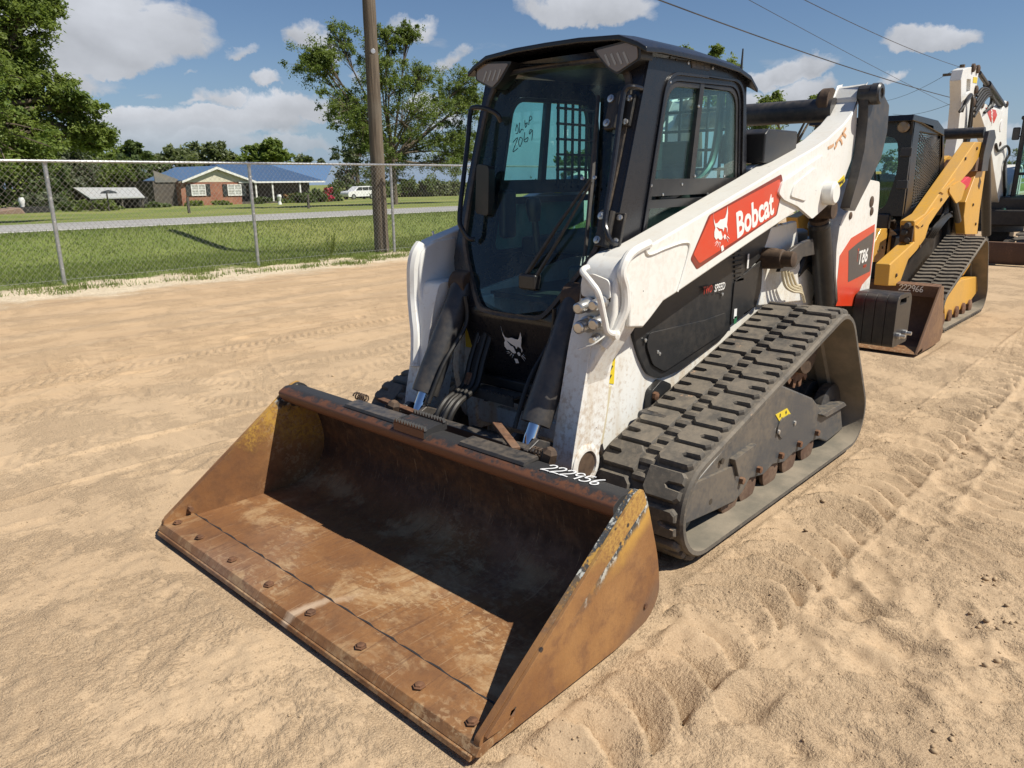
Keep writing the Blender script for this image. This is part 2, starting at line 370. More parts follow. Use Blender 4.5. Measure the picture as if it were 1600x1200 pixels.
    for cx, cy in ((0, 0), (-5.93, -.5)):
        h = press(h, cx-3.22, cx-1.32, cy+.47, cy+.94, -.004); h = press(h, cx-3.22, cx-1.32, cy-.94, cy-.47, -.004)
        h = press(h, cx-.98, cx+.05, cy-1.04, cy+1.04, -.016, .05)
    h = press(h, -15.0, -11, -3.4, .4, -.01, .1)
    return h
def axis_lines(segs, end):
    out = [segs[0][0]]
    for a, b, st in segs: out += list(np.linspace(a, b, int(round((b-a)/st))+1)[1:])
    st = segs[-1][2]
    while out[-1] < end[1]: st *= 1.22; out.append(out[-1]+st)
    lo = []; st = segs[0][2]; q = segs[0][0]
    while q > end[0]: st *= 1.22; q -= st; lo.append(q)
    return np.array(lo[::-1]+out)
def grid_obj(name, xs, ys, hfun, mat):
    X, Y = np.meshgrid(xs, ys); Z = hfun(X, Y); nx, ny = len(xs), len(ys)
    co = np.stack([X, Y, Z], -1).reshape(-1, 3).astype(np.float32)
    i = np.arange((nx-1)*(ny-1)); r_, c_ = i//(nx-1), i % (nx-1); a = r_*nx+c_
    fc = np.stack([a, a+1, a+1+nx, a+nx], -1).astype(np.int32)
    me = bpy.data.meshes.new(name); me.vertices.add(len(co)); me.vertices.foreach_set('co', co.ravel())
    me.loops.add(fc.size); me.loops.foreach_set('vertex_index', fc.ravel()); me.polygons.add(len(fc))
    me.polygons.foreach_set('loop_start', np.arange(0, fc.size, 4, dtype=np.int32)); me.polygons.foreach_set('use_smooth', np.ones(len(fc), bool))
    me.update(); me.validate(); me.materials.append(mat); o = bpy.data.objects.new(name, me); COL.objects.link(o); return o

def ground_material():
    t = NT('sand_and_grass'); s = t.sep(); x, y = s[0], s[1]
    n1 = t.noise(.55, 5, .6); n2 = t.noise(6, 5, .65); n3 = t.noise(60, 4, .7); n4 = t.noise(210, 3, .75)
    sand = t.mix(t.ramp(n1, .3, .7), (.465, .338, .216), (.405, .288, .180))
    grit = t.ramp(t.m('ADD', t.noise(1.9, 8, .72), t.m('MULTIPLY', t.m('SUBTRACT', n3, .5), .28)), .47, .60)           # loose, darker, gritty patches between pale pressed ones
    laneq = t.m('ADD', y, t.m('MULTIPLY', x, -.04)); calm = t.ramp(laneq, -3.0, -1.2, .30, 1.0)
    sand = t.mix(t.m('MULTIPLY', t.m('MULTIPLY', grit, .36), calm), sand, (.345, .245, .155))
    sand = t.mix(t.ramp(n4, .35, .75, 0, .55), sand, (.57, .435, .285)); sand = t.mix(t.m('MULTIPLY', t.ramp(n4, .52, .36), t.m('MULTIPLY', t.m('ADD', .25, t.m('MULTIPLY', grit, .35)), calm)), sand, (.20, .135, .085))
    sand = t.mix(t.m('MULTIPLY', t.ramp(t.vor(34), .16, .08), t.ramp(t.noise(4.5, 4), .46, .62, 0, .75)), sand, (.17, .115, .075))
    # the reddish-tan graded lane and its pale dry wheel lines
    yb = t.m('ADD', y, t.m('MULTIPLY', x, -.04)); lane = t.m('MULTIPLY', t.ramp(yb, -3.0, -4.2), t.ramp(yb, -9.9, -9.2))
    ln = t.noise(1.0, 5, .6, stretch=(.16, 2.2, 1))
    sand = t.mix(t.m('MULTIPLY', lane, t.ramp(ln, .35, .62, .15, .8)), sand, (.48, .335, .200))
    sand = t.mix(t.m('MULTIPLY', lane, t.ramp(ln, .58, .72, 0, .55)), sand, (.55, .42, .28))
    l2 = t.noise(3.2, 5, .7, stretch=(.22, 2.6, 1)); sand = t.mix(t.m('MULTIPLY', lane, t.ramp(l2, .5, .68, 0, .5)), sand, (.35, .235, .145))
    # whitish gravel verge before the grass
    edge = t.m('ADD', t.m('ADD', y, t.m('MULTIPLY', x, -.02)), t.m('MULTIPLY', t.m('SUBTRACT', t.noise(.9, 7, .7), .5), 2.6))
    ver = t.m('MULTIPLY', t.ramp(edge, -8.7, -9.4), t.ramp(n3, .25, .5, .6, 1)); grav = t.mix(t.ramp(t.vor(55, out=1), .2, .8), (.52, .42, .29), (.66, .57, .43))
    sand = t.mix(ver, sand, grav)
    peb = t.ramp(t.vor(28), .10, .05); peb2 = t.m('MULTIPLY', peb, t.ramp(t.noise(2.2, 3), .52, .66))
    sand = t.mix(t.m('MULTIPLY', peb2, .55), sand, (.20, .13, .08))
    g1 = t.noise(1.3, 5, .6); g2 = t.noise(24, 4, .7); g3 = t.noise(.12, 3, .5)
    gr = t.mix(t.ramp(g1, .35, .7), (.150, .195, .048), (.205, .240, .070)); gr = t.mix(t.ramp(g2, .4, .75, 0, .5), gr, (.088, .128, .030)); gr = t.mix(t.ramp(g3, .42, .6, 0, .75), gr, (.25, .255, .080))
    gf = t.ramp(edge, -10.55, -10.75)
    col = t.mix(gf, sand, gr)
    hb = t.m('ADD', t.m('MULTIPLY', n3, t.m('ADD', .35, grit)), t.m('ADD', t.m('MULTIPLY', n2, 1.0), t.m('MULTIPLY', n4, t.m('ADD', .15, t.m('MULTIPLY', grit, .45)))))
    hb = t.m('SUBTRACT', hb, t.m('MULTIPLY', t.ramp(t.vor(34), .16, .05), .35))
    hb = t.m('ADD', hb, t.m('MULTIPLY', gf, t.m('MULTIPLY', g2, 5)))
    return t.fin(col, .92, 0, t.bump(hb, .62, .012), Specular_IOR_Level=.2)
M = {}
M['ground'] = ground_material()
gx = axis_lines([(-18, -12, .15), (-12, -6.5, .05), (-6.5, -4.6, .03), (-4.6, 1.2, .0135)], (-800, 400)); gy = axis_lines([(-24, -11.5, .2), (-11.5, -5, .055), (-5, -2.6, .02), (-2.6, 2.35, .0135)], (-700, 400))
ground = tag(grid_obj('ground', gx, gy, ground_h, M['ground']), 'tan sandy lot with track prints, gravel verge and mown grass beyond', kind='structure')

# road
def road_material():
    t = NT('asphalt'); n1 = t.noise(1.2, 4); n2 = t.noise(45, 4, .7)
    c = t.mix(t.ramp(n1, .3, .7), (.30, .295, .285), (.37, .36, .345)); c = t.mix(t.ramp(n2, .3, .7, 0, .4), c, (.19, .185, .18))
    return t.fin(c, .9, 0, t.bump(n2, .4, .004))
M['asphalt'] = road_material(); M['line'] = paint('road_line_paint', (.75, .74, .7), .7, .2)
rx = np.concatenate([np.linspace(-420, -60, 40), np.linspace(-58, 40, 60), np.linspace(45, 200, 12)])
def road_h(x, y): return profile(y)+.016-.012*((y+20.2)/2.7)**2
road = tag(grid_obj('road', rx, np.linspace(-22.85, -17.55, 9), road_h, M['asphalt']), 'grey two lane asphalt road beyond the grass', kind='structure')
def line_obj(y0, y1): return grid_obj('road_line', rx, np.linspace(y0, y1, 3), lambda x, y: road_h(x, y)+.005, M['line'])
for a, b in ((-17.95, -17.70), (-22.6, -22.45)): line_obj(a, b).parent = road

# grass blades on the near bank (uncountable)
def blades(name, pts, hmin, hmax, wid, mat, lean=.5, rng=RNG):
    n = len(pts); P = np.array(pts); an = rng.random(n)*2*np.pi; h = hmin+(hmax-hmin)*rng.random(n)**1.5; w = wid*(.6+.8*rng.random(n))
    dx, dy = np.cos(an), np.sin(an); la = rng.random(n)*2*np.pi; ll = lean*h*rng.random(n)
    tip = P+np.stack([np.cos(la)*ll, np.sin(la)*ll, h], -1)
    a = P+np.stack([dx*w/2, dy*w/2, 0*w], -1); b = P-np.stack([dx*w/2, dy*w/2, 0*w], -1)
    co = np.stack([a, b, tip], 1).reshape(-1, 3).astype(np.float32); idx = np.arange(3*n, dtype=np.int32)
    me = bpy.data.meshes.new(name); me.vertices.add(3*n); me.vertices.foreach_set('co', co.ravel()); me.loops.add(3*n); me.loops.foreach_set('vertex_index', idx)
    me.polygons.add(n); me.polygons.foreach_set('loop_start', np.arange(0, 3*n, 3, dtype=np.int32)); me.update(); me.validate()
    me.materials.append(mat); o = bpy.data.objects.new(name, me); COL.objects.link(o); return o
def leaf_material(name, c1, c2, tr=.35, sc=1.3, sc2=12):
    t = NT(name); n1 = t.noise(sc, 4, .6); n2 = t.noise(sc2, 2, .5)
    c = t.mix(t.ramp(n1, .35, .68), c1, c2); c = t.mix(t.ramp(n2, .35, .75, 0, .5), c, tuple(min(1, q*1.7) for q in c2))
    d = t.N.new('ShaderNodeBsdfTranslucent'); t.lk(t.mix(.5, c, (.20, .26, .03)), d.inputs[0])
    mx = t.N.new('ShaderNodeMixShader'); mx.inputs[0].default_value = tr; t.fin(c, .5, 0, Specular_IOR_Level=.35)
    t.L.new(t.b.outputs[0], mx.inputs[1]); t.L.new(d.outputs[0], mx.inputs[2]); t.L.new(mx.outputs[0], t.out.inputs[0]); return t.mat
M['grass'] = leaf_material('grass_blade', (.125, .175, .040), (.190, .230, .060), .38, .8, 8)
def gpts(n, x0, x1, y0, y1, keep=None):
    x = RNG.uniform(x0, x1, n); y = RNG.uniform(y0, y1, n)
    if keep is not None: k = keep(x, y); x, y = x[k], y[k]
    return np.stack([x, y, ground_h(x, y)-.004], -1)
dens = lambda x, y: RNG.random(len(x)) < smooth(-10.4, -11.1, y-.02*x+.55*fbm(x, y, .8, 61, 3))
tag(blades('grass', gpts(120000, -24, 3, -17.4, -10.2, dens), .03, .09, .016, M['grass']), 'mown green grass between chain link fence and road', 'grass', kind='stuff')
tuft = []
for k in range(150):
    cx, cy = RNG.uniform(-13, 2.2), RNG.uniform(-10.75, -9.5)
    if fbm(np.array([cx]), np.array([cy]), .8, 61, 3)[0] < -.12 and RNG.random() < .7: continue
    rr = RNG.uniform(.04, .15); q = RNG.normal(size=(int(40+260*rr), 2))*rr*[1.6, .7]
    x, y = cx+q[:, 0], cy+q[:, 1]; tuft.append(np.stack([x, y, ground_h(x, y)-.004], -1))
for px, py, rr, nn in ((1225, 0, 0, 0), (548, 412, .16, 300), (515, 400, .10, 120), (490, 402, .12, 120), (640, 392, .22, 260)):
    if not nn: continue
    c = at(px, py, 'z', 0); q = RNG.normal(size=(nn, 2))*rr; x, y = c.x+q[:, 0], c.y+q[:, 1]; tuft.append(np.stack([x, y, ground_h(x, y)], -1))
tag(blades('weed_tufts', np.concatenate(tuft), .03, .11, .014, M['grass'], .9), 'scattered weed tufts on the pale gravel verge', 'weeds', kind='stuff')
# tall weed by the fence
wd = MB(); c = at(517, 405, 'z', 0)
pts = []
for k in range(9):
    a = RNG.uniform(0, 6.28); tip = c+V((.12*math.cos(a), .12*math.sin(a), RNG.uniform(.3, .62))); wd.tube([c, (c+tip)/2+V((.02*math.cos(a), 0, .05)), tip], [.004, .003, .001], 4)
    for j in range(40):
        u = RNG.uniform(.35, 1); b = c.lerp(tip, u); d = V(RNG.normal(size=3)).normalized()*.05; e = d.cross(V((0, 0, 1))).normalized()*.008
        wd.add([b-e, b+e, b+d], [(0, 1, 2)])
tag(wd.build('tall_weed', M['grass'], org=c), 'tall feathery weed growing at the foot of the fence', 'weed')

# sand clods and pebbles
def clods():
    ico = bmesh.new(); bmesh.ops.create_icosphere(ico, subdivisions=1, radius=1); iv = np.array([v.co[:] for v in ico.verts]); fi = np.array([[v.index for v in f.verts] for f in ico.faces]); ico.free()
    n = 9000; x = np.concatenate([RNG.uniform(-7, 1.6, n//2), RNG.uniform(-5, 2, n//2)]); y = np.concatenate([RNG.uniform(.9, 4.0, n//2), RNG.uniform(-6, 2.4, n//2)])
    k = ~((x < .2) & (x > -3.4) & (np.abs(y) < 1.05)) & (fbm(x, y, .9, 91, 3) > -.12); x, y = x[k], y[k]; n = len(x)
    r = .0016+.0035*RNG.random(n)**3+.009*(RNG.random(n) > .993)
    for cx, cy, sp, m_ in [(*at(a, b, 'z', 0)[:2], sp, m_) for a, b, sp, m_ in ((1530, 905, .07, 22), (1565, 975, .09, 26), (1560, 700, .3, 30), (1450, 1150, .06, 8), (1480, 640, .4, 30))]:
        x = np.append(x, RNG.normal(cx, sp, m_)); y = np.append(y, RNG.normal(cy, sp*.5, m_)); r = np.append(r, .003+.011*RNG.random(m_)**2.5)
    n = len(x); z = ground_h(x, y)+r*.25
    jit = 1+.35*RNG.normal(size=(n, len(iv), 1)).clip(-1, 1)*.7
    sc = np.stack([r, r*RNG.uniform(.7, 1.3, n), r*RNG.uniform(.5, .9, n)], -1)
    co = (iv[None]*jit*sc[:, None, :]+np.stack([x, y, z], -1)[:, None, :]).reshape(-1, 3).astype(np.float32)
    fc = (fi[None]+np.arange(n)[:, None, None]*len(iv)).reshape(-1, 3).astype(np.int32)
    me = bpy.data.meshes.new('sand_clods'); me.vertices.add(len(co)); me.vertices.foreach_set('co', co.ravel()); me.loops.add(fc.size); me.loops.foreach_set('vertex_index', fc.ravel())
    me.polygons.add(len(fc)); me.polygons.foreach_set('loop_start', np.arange(0, fc.size, 3, dtype=np.int32)); me.update(); me.validate()
    t = NT('clod'); n1 = t.noise(8, 4); me.materials.append(t.fin(t.mix(n1, (.30, .21, .125), (.50, .37, .23)), .95)); o = bpy.data.objects.new('sand_clods', me); COL.objects.link(o)
    tag(o, 'loose clods and pebbles strewn over the sand', 'clods', kind='stuff')
clods()

# ------------------------------------------------------------------ chain link fence
def galv(name, c=(.52, .53, .54), r=.42):
    t = NT(name); n = t.noise(14, 4, .6); return t.fin(t.mix(t.ramp(n, .3, .7), c, tuple(q*.75 for q in c)), r, .75)
M['galv'] = galv('galvanised_steel'); M['wire'] = galv('fence_wire', (.50, .50, .49), .5)
FY = lambda x: -10.62+.028*(x+2.58)
fence = empty('chain_link_fence', (-9.1, FY(-9.1), 0), 'galvanised chain link fence with top rail along the sandy lot', 'fence')
FH = 1.83; px_ = [.72, -2.58, -5.88, -9.16, -12.4, -15.7, -19.0, -22.3, -25.6, -28.9, -32.2, -35.5]
for i, x in enumerate(px_):
    b = MB(); b.cyl((x, FY(x), -.1), (x, FY(x), FH-.02), .030, n=12); b.lathe((x, FY(x), FH-.05), (0, 0, 1), [(.034, 0), (.036, .02), (.036, .05), (.02, .07)], 12)
    b.build('post', M['galv'], fence)
    for zz in (.25, .6, .95, 1.3, 1.6): MB().lathe((x, FY(x)+.001, zz), (0, 0, 1), [(.0325, -.004), (.0345, 0), (.0325, .004)], 10).build('tie_band', M['wire'], fence)
xa, xb = 4.2, -36
MB().cyl((xa, FY(xa)+.045, FH), (xb, FY(xb)+.045, FH), .022, n=12).build('top_rail', M['galv'], fence)
w = MB(); st = .085; rw = .0017; zb, zt = .05, FH+.035; hh = zt-zb; x = xb
while x < xa+hh:
    for dirn in (1, -1):
        x0, x1 = (x, x-hh*.92) if dirn > 0 else (x-hh*.92, x); z0, z1 = zb, zt
        y0, y1 = FY(x0)+.075+.003*dirn, FY(x1)+.075+.003*dirn
        w.tube([(x0, y0, z0), (x1, y1, z1)], rw, 3, cap=False)
    x += st
w.build('wire_mesh', M['wire'], fence)['kind'] = 'stuff'
b = MB(); b.cyl((xa, FY(xa)+.075, .09), (xb, FY(xb)+.075, .09), .003, n=4); b.build('tension_wire', M['wire'], fence)

# ------------------------------------------------------------------ utility pole
def wood():
    t = NT('weathered_pole_wood'); a = t.noise(3.0, 6, .65, stretch=(9, 9, .35)); b_ = t.noise(1.4, 4)
    c = t.mix(t.ramp(a, .3, .7), (.055, .042, .030), (.175, .138, .098)); c = t.mix(t.ramp(b_, .45, .75, 0, .6), c, (.15, .13, .10))
    return t.fin(c, .85, 0, t.bump(a, .8, .02))
M['wood'] = wood()
pb = at(597, 393, 'z', 0); pole = empty('utility_pole', (pb.x, pb.y, 0), 'tall weathered round wooden utility pole behind the fence', 'utility pole')
b = MB(); pr = []
for i in range(25):
    z = -.2+8.4*i/24; pr.append((.160-.045*(z/8.2)+.003*math.sin(i*2.3), z))
b.lathe((pb.x, pb.y, 0), (0, 0, 1), pr, 20).build('shaft', M['wood'], pole)
q = at(583, 80, 'y', pb.y+.13); MB().lathe(q, (0.5, 1, 0), [(.05, -.03), (.05, .0), (.045, .004), (0, .005)], 12).build('metal_tag', M['galv'], pole)
# ================================================================== materials for machines
def used_white():
    t = NT('used_white_paint'); s = t.sep(); n1 = t.noise(2.3, 6, .6); n2 = t.noise(40, 5, .65); st = t.noise(7, 6, .65, stretch=(1.4, 1.4, .22)); sc = t.noise(26, 7, .72, dist=.4)
    c = t.mix(t.ramp(n1, .35, .75, 0, .12), (.76, .76, .73), (.60, .59, .54))
    low = t.ramp(s[2], 1.15, .40, 0, 1)                               # splashed sand clings low down
    c = t.mix(t.m('MULTIPLY', t.m('ADD', .10, t.m('MULTIPLY', low, .55)), t.ramp(st, .42, .72)), c, (.52, .40, .25))
    c = t.mix(t.m('MULTIPLY', t.ramp(t.m('ADD', n2, t.m('MULTIPLY', n1, .6)), .78, 1.0), t.m('ADD', .15, t.m('MULTIPLY', low, .5))), c, (.40, .28, .17))
    c = t.mix(t.ramp(sc, .70, .735, 0, .85), c, (.25, .20, .16)); c = t.mix(t.ramp(t.vor(9), .035, .02), c, (.10, .08, .07))
    up = t.ramp(up_fac(t), .6, 1.0, 0, .22); c = t.mix(up, c, (.58, .50, .38))
    return t.fin(c, t.ramp(n2, .3, .7, .32, .52), 0, t.bump(n2, .03, .002), Coat_Weight=.1)
M['white'] = used_white()
M['black'] = paint('black_cab_paint', (.010, .011, .015), .30, .07, (.12, .10, .08), fine=60)
M['blackplastic'] = paint('black_plastic_panel', (.017, .018, .020), .38, .16, (.16, .13, .10), fine=25)
M['darksteel'] = paint('dark_painted_steel', (.030, .032, .036), .42, .25, (.24, .19, .14), fine=30)
M['under'] = paint('undercarriage_grey', (.060, .065, .072), .45, .40, (.26, .21, .15), chips=.02, chipcol=(.35, .33, .3))
M['rubberhose'] = paint('hose_rubber', (.013, .013, .013), .5, .10, (.15, .12, .09))
M['chrome'] = NT('chrome_rod').fin((.72, .75, .80), .09, 1)
M['steel'] = galv('bare_steel', (.62, .62, .61), .28)
M['mud'] = paint('greasy_dirt', (.045, .028, .018), .75, .5, (.16, .10, .06), bumps=.6)
M['red'] = paint('red_decal', (.62, .045, .012), .35, .10, coat=.2)
M['decalblack'] = paint('dark_decal', (.05, .05, .055), .35, .1)
M['letter'] = paint('white_lettering', (.82, .82, .80), .4, .08)
M['greylogo'] = paint('grey_logo', (.72, .72, .72), .5, .10)
M['yellowdecal'] = paint('yellow_warning_decal', (.72, .55, .02), .45, .15)
M['inkblack'] = paint('printed_black', (.02, .02, .02), .5, .1)
M['chalk'] = paint('white_paint_marker', (.85, .85, .84), .6, .02)
M['cream'] = paint('cream_hardline', (.62, .55, .38), .4, .35)
M['seat'] = paint('seat_fabric', (.055, .06, .06), .7, .1)
M['lampglass'] = NT('lamp_lens').fin((.20, .155, .115), .12, 0, Specular_IOR_Level=.8); M['lamprib'] = NT('lamp_reflector').fin((.40, .35, .29), .25, .3)
def rubber():
    t = NT('track_rubber'); n1 = t.noise(3.2, 5, .6); n2 = t.noise(40, 5, .65)
    c = t.mix(t.ramp(n1, .3, .75), (.072, .067, .061), (.155, .136, .112)); c = t.mix(t.ramp(n2, .45, .8, 0, .6), c, (.23, .19, .145))
    c = t.mix(t.m('MULTIPLY', t.ramp(up_fac(t), .4, .9, 0, .5), t.ramp(t.noise(9, 6, .7), .35, .62)), c, (.25, .21, .16))
    c = t.mix(t.m('MULTIPLY', t.ramp(t.noise(5.5, 6, .7), .63, .70), t.ramp(up_fac(t), .5, .9)), c, (.42, .28, .18))
    return t.fin(c, .78, 0, t.bump(n2, .35, .004), Specular_IOR_Level=.3)
M['rubber'] = rubber()
def rubber_in():
    t = NT('track_rubber_inner'); n1 = t.noise(5, 5, .6); n2 = t.noise(60, 4, .6)
    c = t.mix(t.ramp(n1, .3, .7), (.15, .135, .105), (.26, .22, .165)); return t.fin(c, .8, 0, t.bump(t.m('ADD', n2, n1), .3, .004))
M['rubberin'] = rubber_in()
def rustbolt():
    t = NT('rusty_iron'); n = t.noise(30, 5, .7); n2 = t.noise(6, 4); c = t.mix(t.ramp(n, .3, .7), (.075, .035, .018), (.19, .09, .045)); c = t.mix(t.ramp(n2, .5, .7, 0, .45), c, (.26, .17, .11))
    return t.fin(c, .8, 0, t.bump(n, .5, .004))
M['rust'] = rustbolt()
def bucket_rust(name, top_yellow=0, side=0):
    t = NT(name); s = t.sep(); n1 = t.noise(1.7, 6, .62); n2 = t.noise(12, 6, .68); n3 = t.noise(70, 5, .7); sm = t.noise(48, 6, .66, stretch=(1.0, .6, 1.0), dist=.45); smz = t.noise(1.6, 4, .6)
    c = t.mix(t.ramp(n1, .32, .68), (.185, .084, .034), (.31, .155, .060)); c = t.mix(t.ramp(n2, .4, .72, 0, .75), c, (.125, .058, .026))
    c = t.mix(t.m('MULTIPLY', t.ramp(sm, .50, .60, 0, .8), t.ramp(smz, .42, .60)), c, (.40, .27, .15))                       # scoured pale grain
    c = t.mix(t.ramp(n3, .5, .8, 0, .5), c, (.11, .05, .028))
    c = t.mix(t.m('MULTIPLY', t.ramp(t.noise(.9, 4), .5, .66), .5), c, (.20, .13, .10))
    if top_yellow:      # paint left near the top: worn yellow, then black
        e = t.m('ADD', s[2], t.m('ADD', t.m('MULTIPLY', t.m('SUBTRACT', n2, .5), .26), t.m('MULTIPLY', t.m('SUBTRACT', n3, .5), .10)))
        if side:
            e = t.m('ADD', e, t.m('MULTIPLY', t.m('ADD', s[0], .62), -.28))
            c = t.mix(t.m('MULTIPLY', t.m('MULTIPLY', t.ramp(e, .22, .36), t.ramp(n3, .35, .62, .1, .9)), t.ramp(t.noise(5, 5, .65), .35, .55, .25, 1)), c, (.50, .29, .05)); c = t.mix(t.ramp(e, .46, .50), c, (.035, .035, .036))
            c = t.mix(t.m('MULTIPLY', t.ramp(e, .44, .50), t.ramp(t.noise(18, 6, .7), .55, .62)), c, (.45, .45, .40))
        else:
            c = t.mix(t.m('MULTIPLY', t.ramp(e, .38, .41), t.ramp(t.m('ADD', s[1], t.m('MULTIPLY', n1, .5)), .1, .3)), c, (.40, .27, .085)); 
            c = t.mix(t.m('MULTIPLY', t.ramp(e, .30, .36), t.ramp(t.noise(9, 6, .7), .45, .58)), c, (.045, .026, .018))
    if not side:        # tan dust film, long scrape marks and one pale streak at the lip
        c = t.mix(t.m('MULTIPLY', t.ramp(t.noise(3.3, 7, .7, dist=.5), .50, .64, 0, .55), t.ramp(s[2], .14, .06)), c, (.45, .31, .17)); c = t.mix(t.m('MULTIPLY', t.ramp(s[2], .06, .18), t.ramp(n2, .25, .6, .6, .95)), c, (.042, .023, .016)); c = t.mix(t.ramp(t.noise(6, 6, .72, stretch=(.5, 12, 1)), .56, .66, 0, .55), c, (.095, .045, .026)); c = t.mix(t.ramp(t.noise(9, 6, .72, stretch=(.4, 14, 1)), .60, .68, 0, .5), c, (.46, .33, .20))
        p0_, p1_ = at(425, 968, 'z', .045), at(590, 918, 'z', .045); dx, dy = (p1_-p0_).x, (p1_-p0_).y; ll = math.hypot(dx, dy); ux, uy = dx/ll, dy/ll
        al = t.m('ADD', t.m('MULTIPLY', t.m('SUBTRACT', s[0], p0_.x), ux), t.m('MULTIPLY', t.m('SUBTRACT', s[1], p0_.y), uy)); ac = t.m('ADD', t.m('MULTIPLY', t.m('SUBTRACT', s[0], p0_.x), -uy), t.m('MULTIPLY', t.m('SUBTRACT', s[1], p0_.y), ux))
        ac = t.m('ABSOLUTE', t.m('ADD', ac, t.m('MULTIPLY', t.m('SUBTRACT', n2, .5), .05))); c = t.mix(t.m('MULTIPLY', t.m('MULTIPLY', t.ramp(ac, .03, .004), t.ramp(al, ll, ll*.3)), t.ramp(al, -.06, .02, 0, .7)), c, (.55, .42, .30))
    r = t.ramp(n2, .3, .7, .55, .8)
    return t.fin(c, r, .0, t.bump(t.m('ADD', n3, t.m('MULTIPLY', n2, 1.5)), .3, .004), Specular_IOR_Level=.4)
M['bfloor'] = bucket_rust('bucket_rust_floor', 1); M['bside'] = bucket_rust('bucket_rust_side', 1, 1); M['bedge'] = bucket_rust('bucket_rust_edge')
def bucket_outer(name, strip):
    t = NT(name); s = t.sep(); n1 = t.noise(2.2, 6, .62); n2 = t.noise(11, 6, .68); n3 = t.noise(70, 5, .7)
    c = t.mix(t.ramp(n1, .32, .68), (.21, .095, .035), (.34, .175, .065)); c = t.mix(t.ramp(n2, .42, .72, 0, .7), c, (.13, .058, .03)); c = t.mix(t.ramp(n3, .5, .8, 0, .4), c, (.10, .05, .03))
    q = t.m('ADD', t.m('MULTIPLY', s[0], .70), t.m('ADD', s[2], t.m('MULTIPLY', t.m('SUBTRACT', n2, .5), .10)))       # distance from the slanted edge
    hi = t.m('ADD', s[2], t.m('MULTIPLY', t.m('SUBTRACT', n2, .5), .22))
    if strip:
        c = t.mix(t.m('MULTIPLY', t.ramp(hi, .34, .46), t.ramp(n3, .35, .6, .2, .9)), c, (.47, .28, .07)); c = t.mix(t.ramp(t.vor(16), .16, .10), c, (.04, .03, .025))
    else:
        w_ = t.m('MULTIPLY', t.ramp(hi, .22, .40), t.ramp(q, -.125, -.075)); st2 = t.noise(16, 6, .7, stretch=(1, 1, .6))
        c = t.mix(t.m('MULTIPLY', t.ramp(hi, .26, .40), t.ramp(q, -.20, -.12)), c, (.48, .27, .06)); c = t.mix(t.m('MULTIPLY', w_, t.ramp(st2, .40, .47)), c, (.05, .055, .06)); c = t.mix(t.m('MULTIPLY', w_, t.ramp(st2, .52, .58)), c, (.55, .55, .50))
        c = t.mix(t.ramp(q, -.42, -.50, 0, .6), c, (.13, .085, .06))
    return t.fin(c, t.ramp(n2, .3, .7, .5, .75), 0, t.bump(t.m('ADD', n3, n2), .3, .004))
M['bouter'] = bucket_outer('bucket_outer_side', 0); M['bstrip'] = bucket_outer('bucket_wear_strip', 1)
def topbar_mat():
    t = NT('worn_black_bar'); n2 = t.noise(9, 6, .7); n3 = t.noise(60, 5, .7); nx = t.N.new('ShaderNodeSeparateXYZ'); t.L.new(t.geo.outputs['Normal'], nx.inputs[0])
    e = t.m('ADD', t.m('MULTIPLY', nx.outputs[0], .35), t.m('ADD', t.m('MULTIPLY', n2, .5), t.m('MULTIPLY', n3, .35)))
    c = t.mix(t.ramp(e, .52, .66), (.028, .027, .028), (.125, .050, .024)); c = t.mix(t.ramp(n3, .6, .8, 0, .4), c, (.2, .17, .14))
    return t.fin(c, .55, 0, t.bump(n3, .3, .004))
M['topbar'] = topbar_mat()
def glass_mat(name, tint, refl=1.0, base=.04):
    t = NT(name); t.N.remove(t.b); tr = t.N.new('ShaderNodeBsdfTransparent'); tr.inputs[0].default_value = (*tint, 1)
    gl = t.N.new('ShaderNodeBsdfGlossy'); gl.inputs['Roughness'].default_value = .02; gl.inputs[0].default_value = (refl, refl, refl, 1)
    dt = t.N.new('ShaderNodeVectorMath'); dt.operation = 'DOT_PRODUCT'; t.L.new(t.geo.outputs['Normal'], dt.inputs[0]); t.L.new(t.geo.outputs['Incoming'], dt.inputs[1])
    c = t.m('SUBTRACT', 1.0, t.m('ABSOLUTE', dt.outputs['Value'])); fr = t.m('ADD', .035, t.m('MULTIPLY', t.m('POWER', c, 5.0), .9), True)
    df = t.N.new('ShaderNodeBsdfDiffuse'); df.inputs[0].default_value = (.30, .38, .35, 1)
    mx = t.N.new('ShaderNodeMixShader'); t.L.new(fr, mx.inputs[0]); t.L.new(tr.outputs[0], mx.inputs[1]); t.L.new(gl.outputs[0], mx.inputs[2])
    m2 = t.N.new('ShaderNodeMixShader'); t.lk(t.ramp(t.noise(4, 6, .7, stretch=(1, 1, .35)), .45, .85, base*.2, base*2), m2.inputs[0]); t.L.new(mx.outputs[0], m2.inputs[1]); t.L.new(df.outputs[0], m2.inputs[2]); t.L.new(m2.outputs[0], t.out.inputs[0])
    return t.mat
M['glass'] = glass_mat('tinted_cab_glass', (.68, .89, .85), 1.3, .075); M['glassclear'] = glass_mat('window_glass', (.6, .66, .66))
def mirror(b):
    q = MB(); q.v = [(x, -y, z) for x, y, z in b.v]; q.f = [f[::-1] for f in b.f]; q.m = list(b.m); return q
def pair(b, name, mat, parent, **k):
    return b.build(name, mat, parent, **k), mirror(b).build(name, mat, parent, **k)

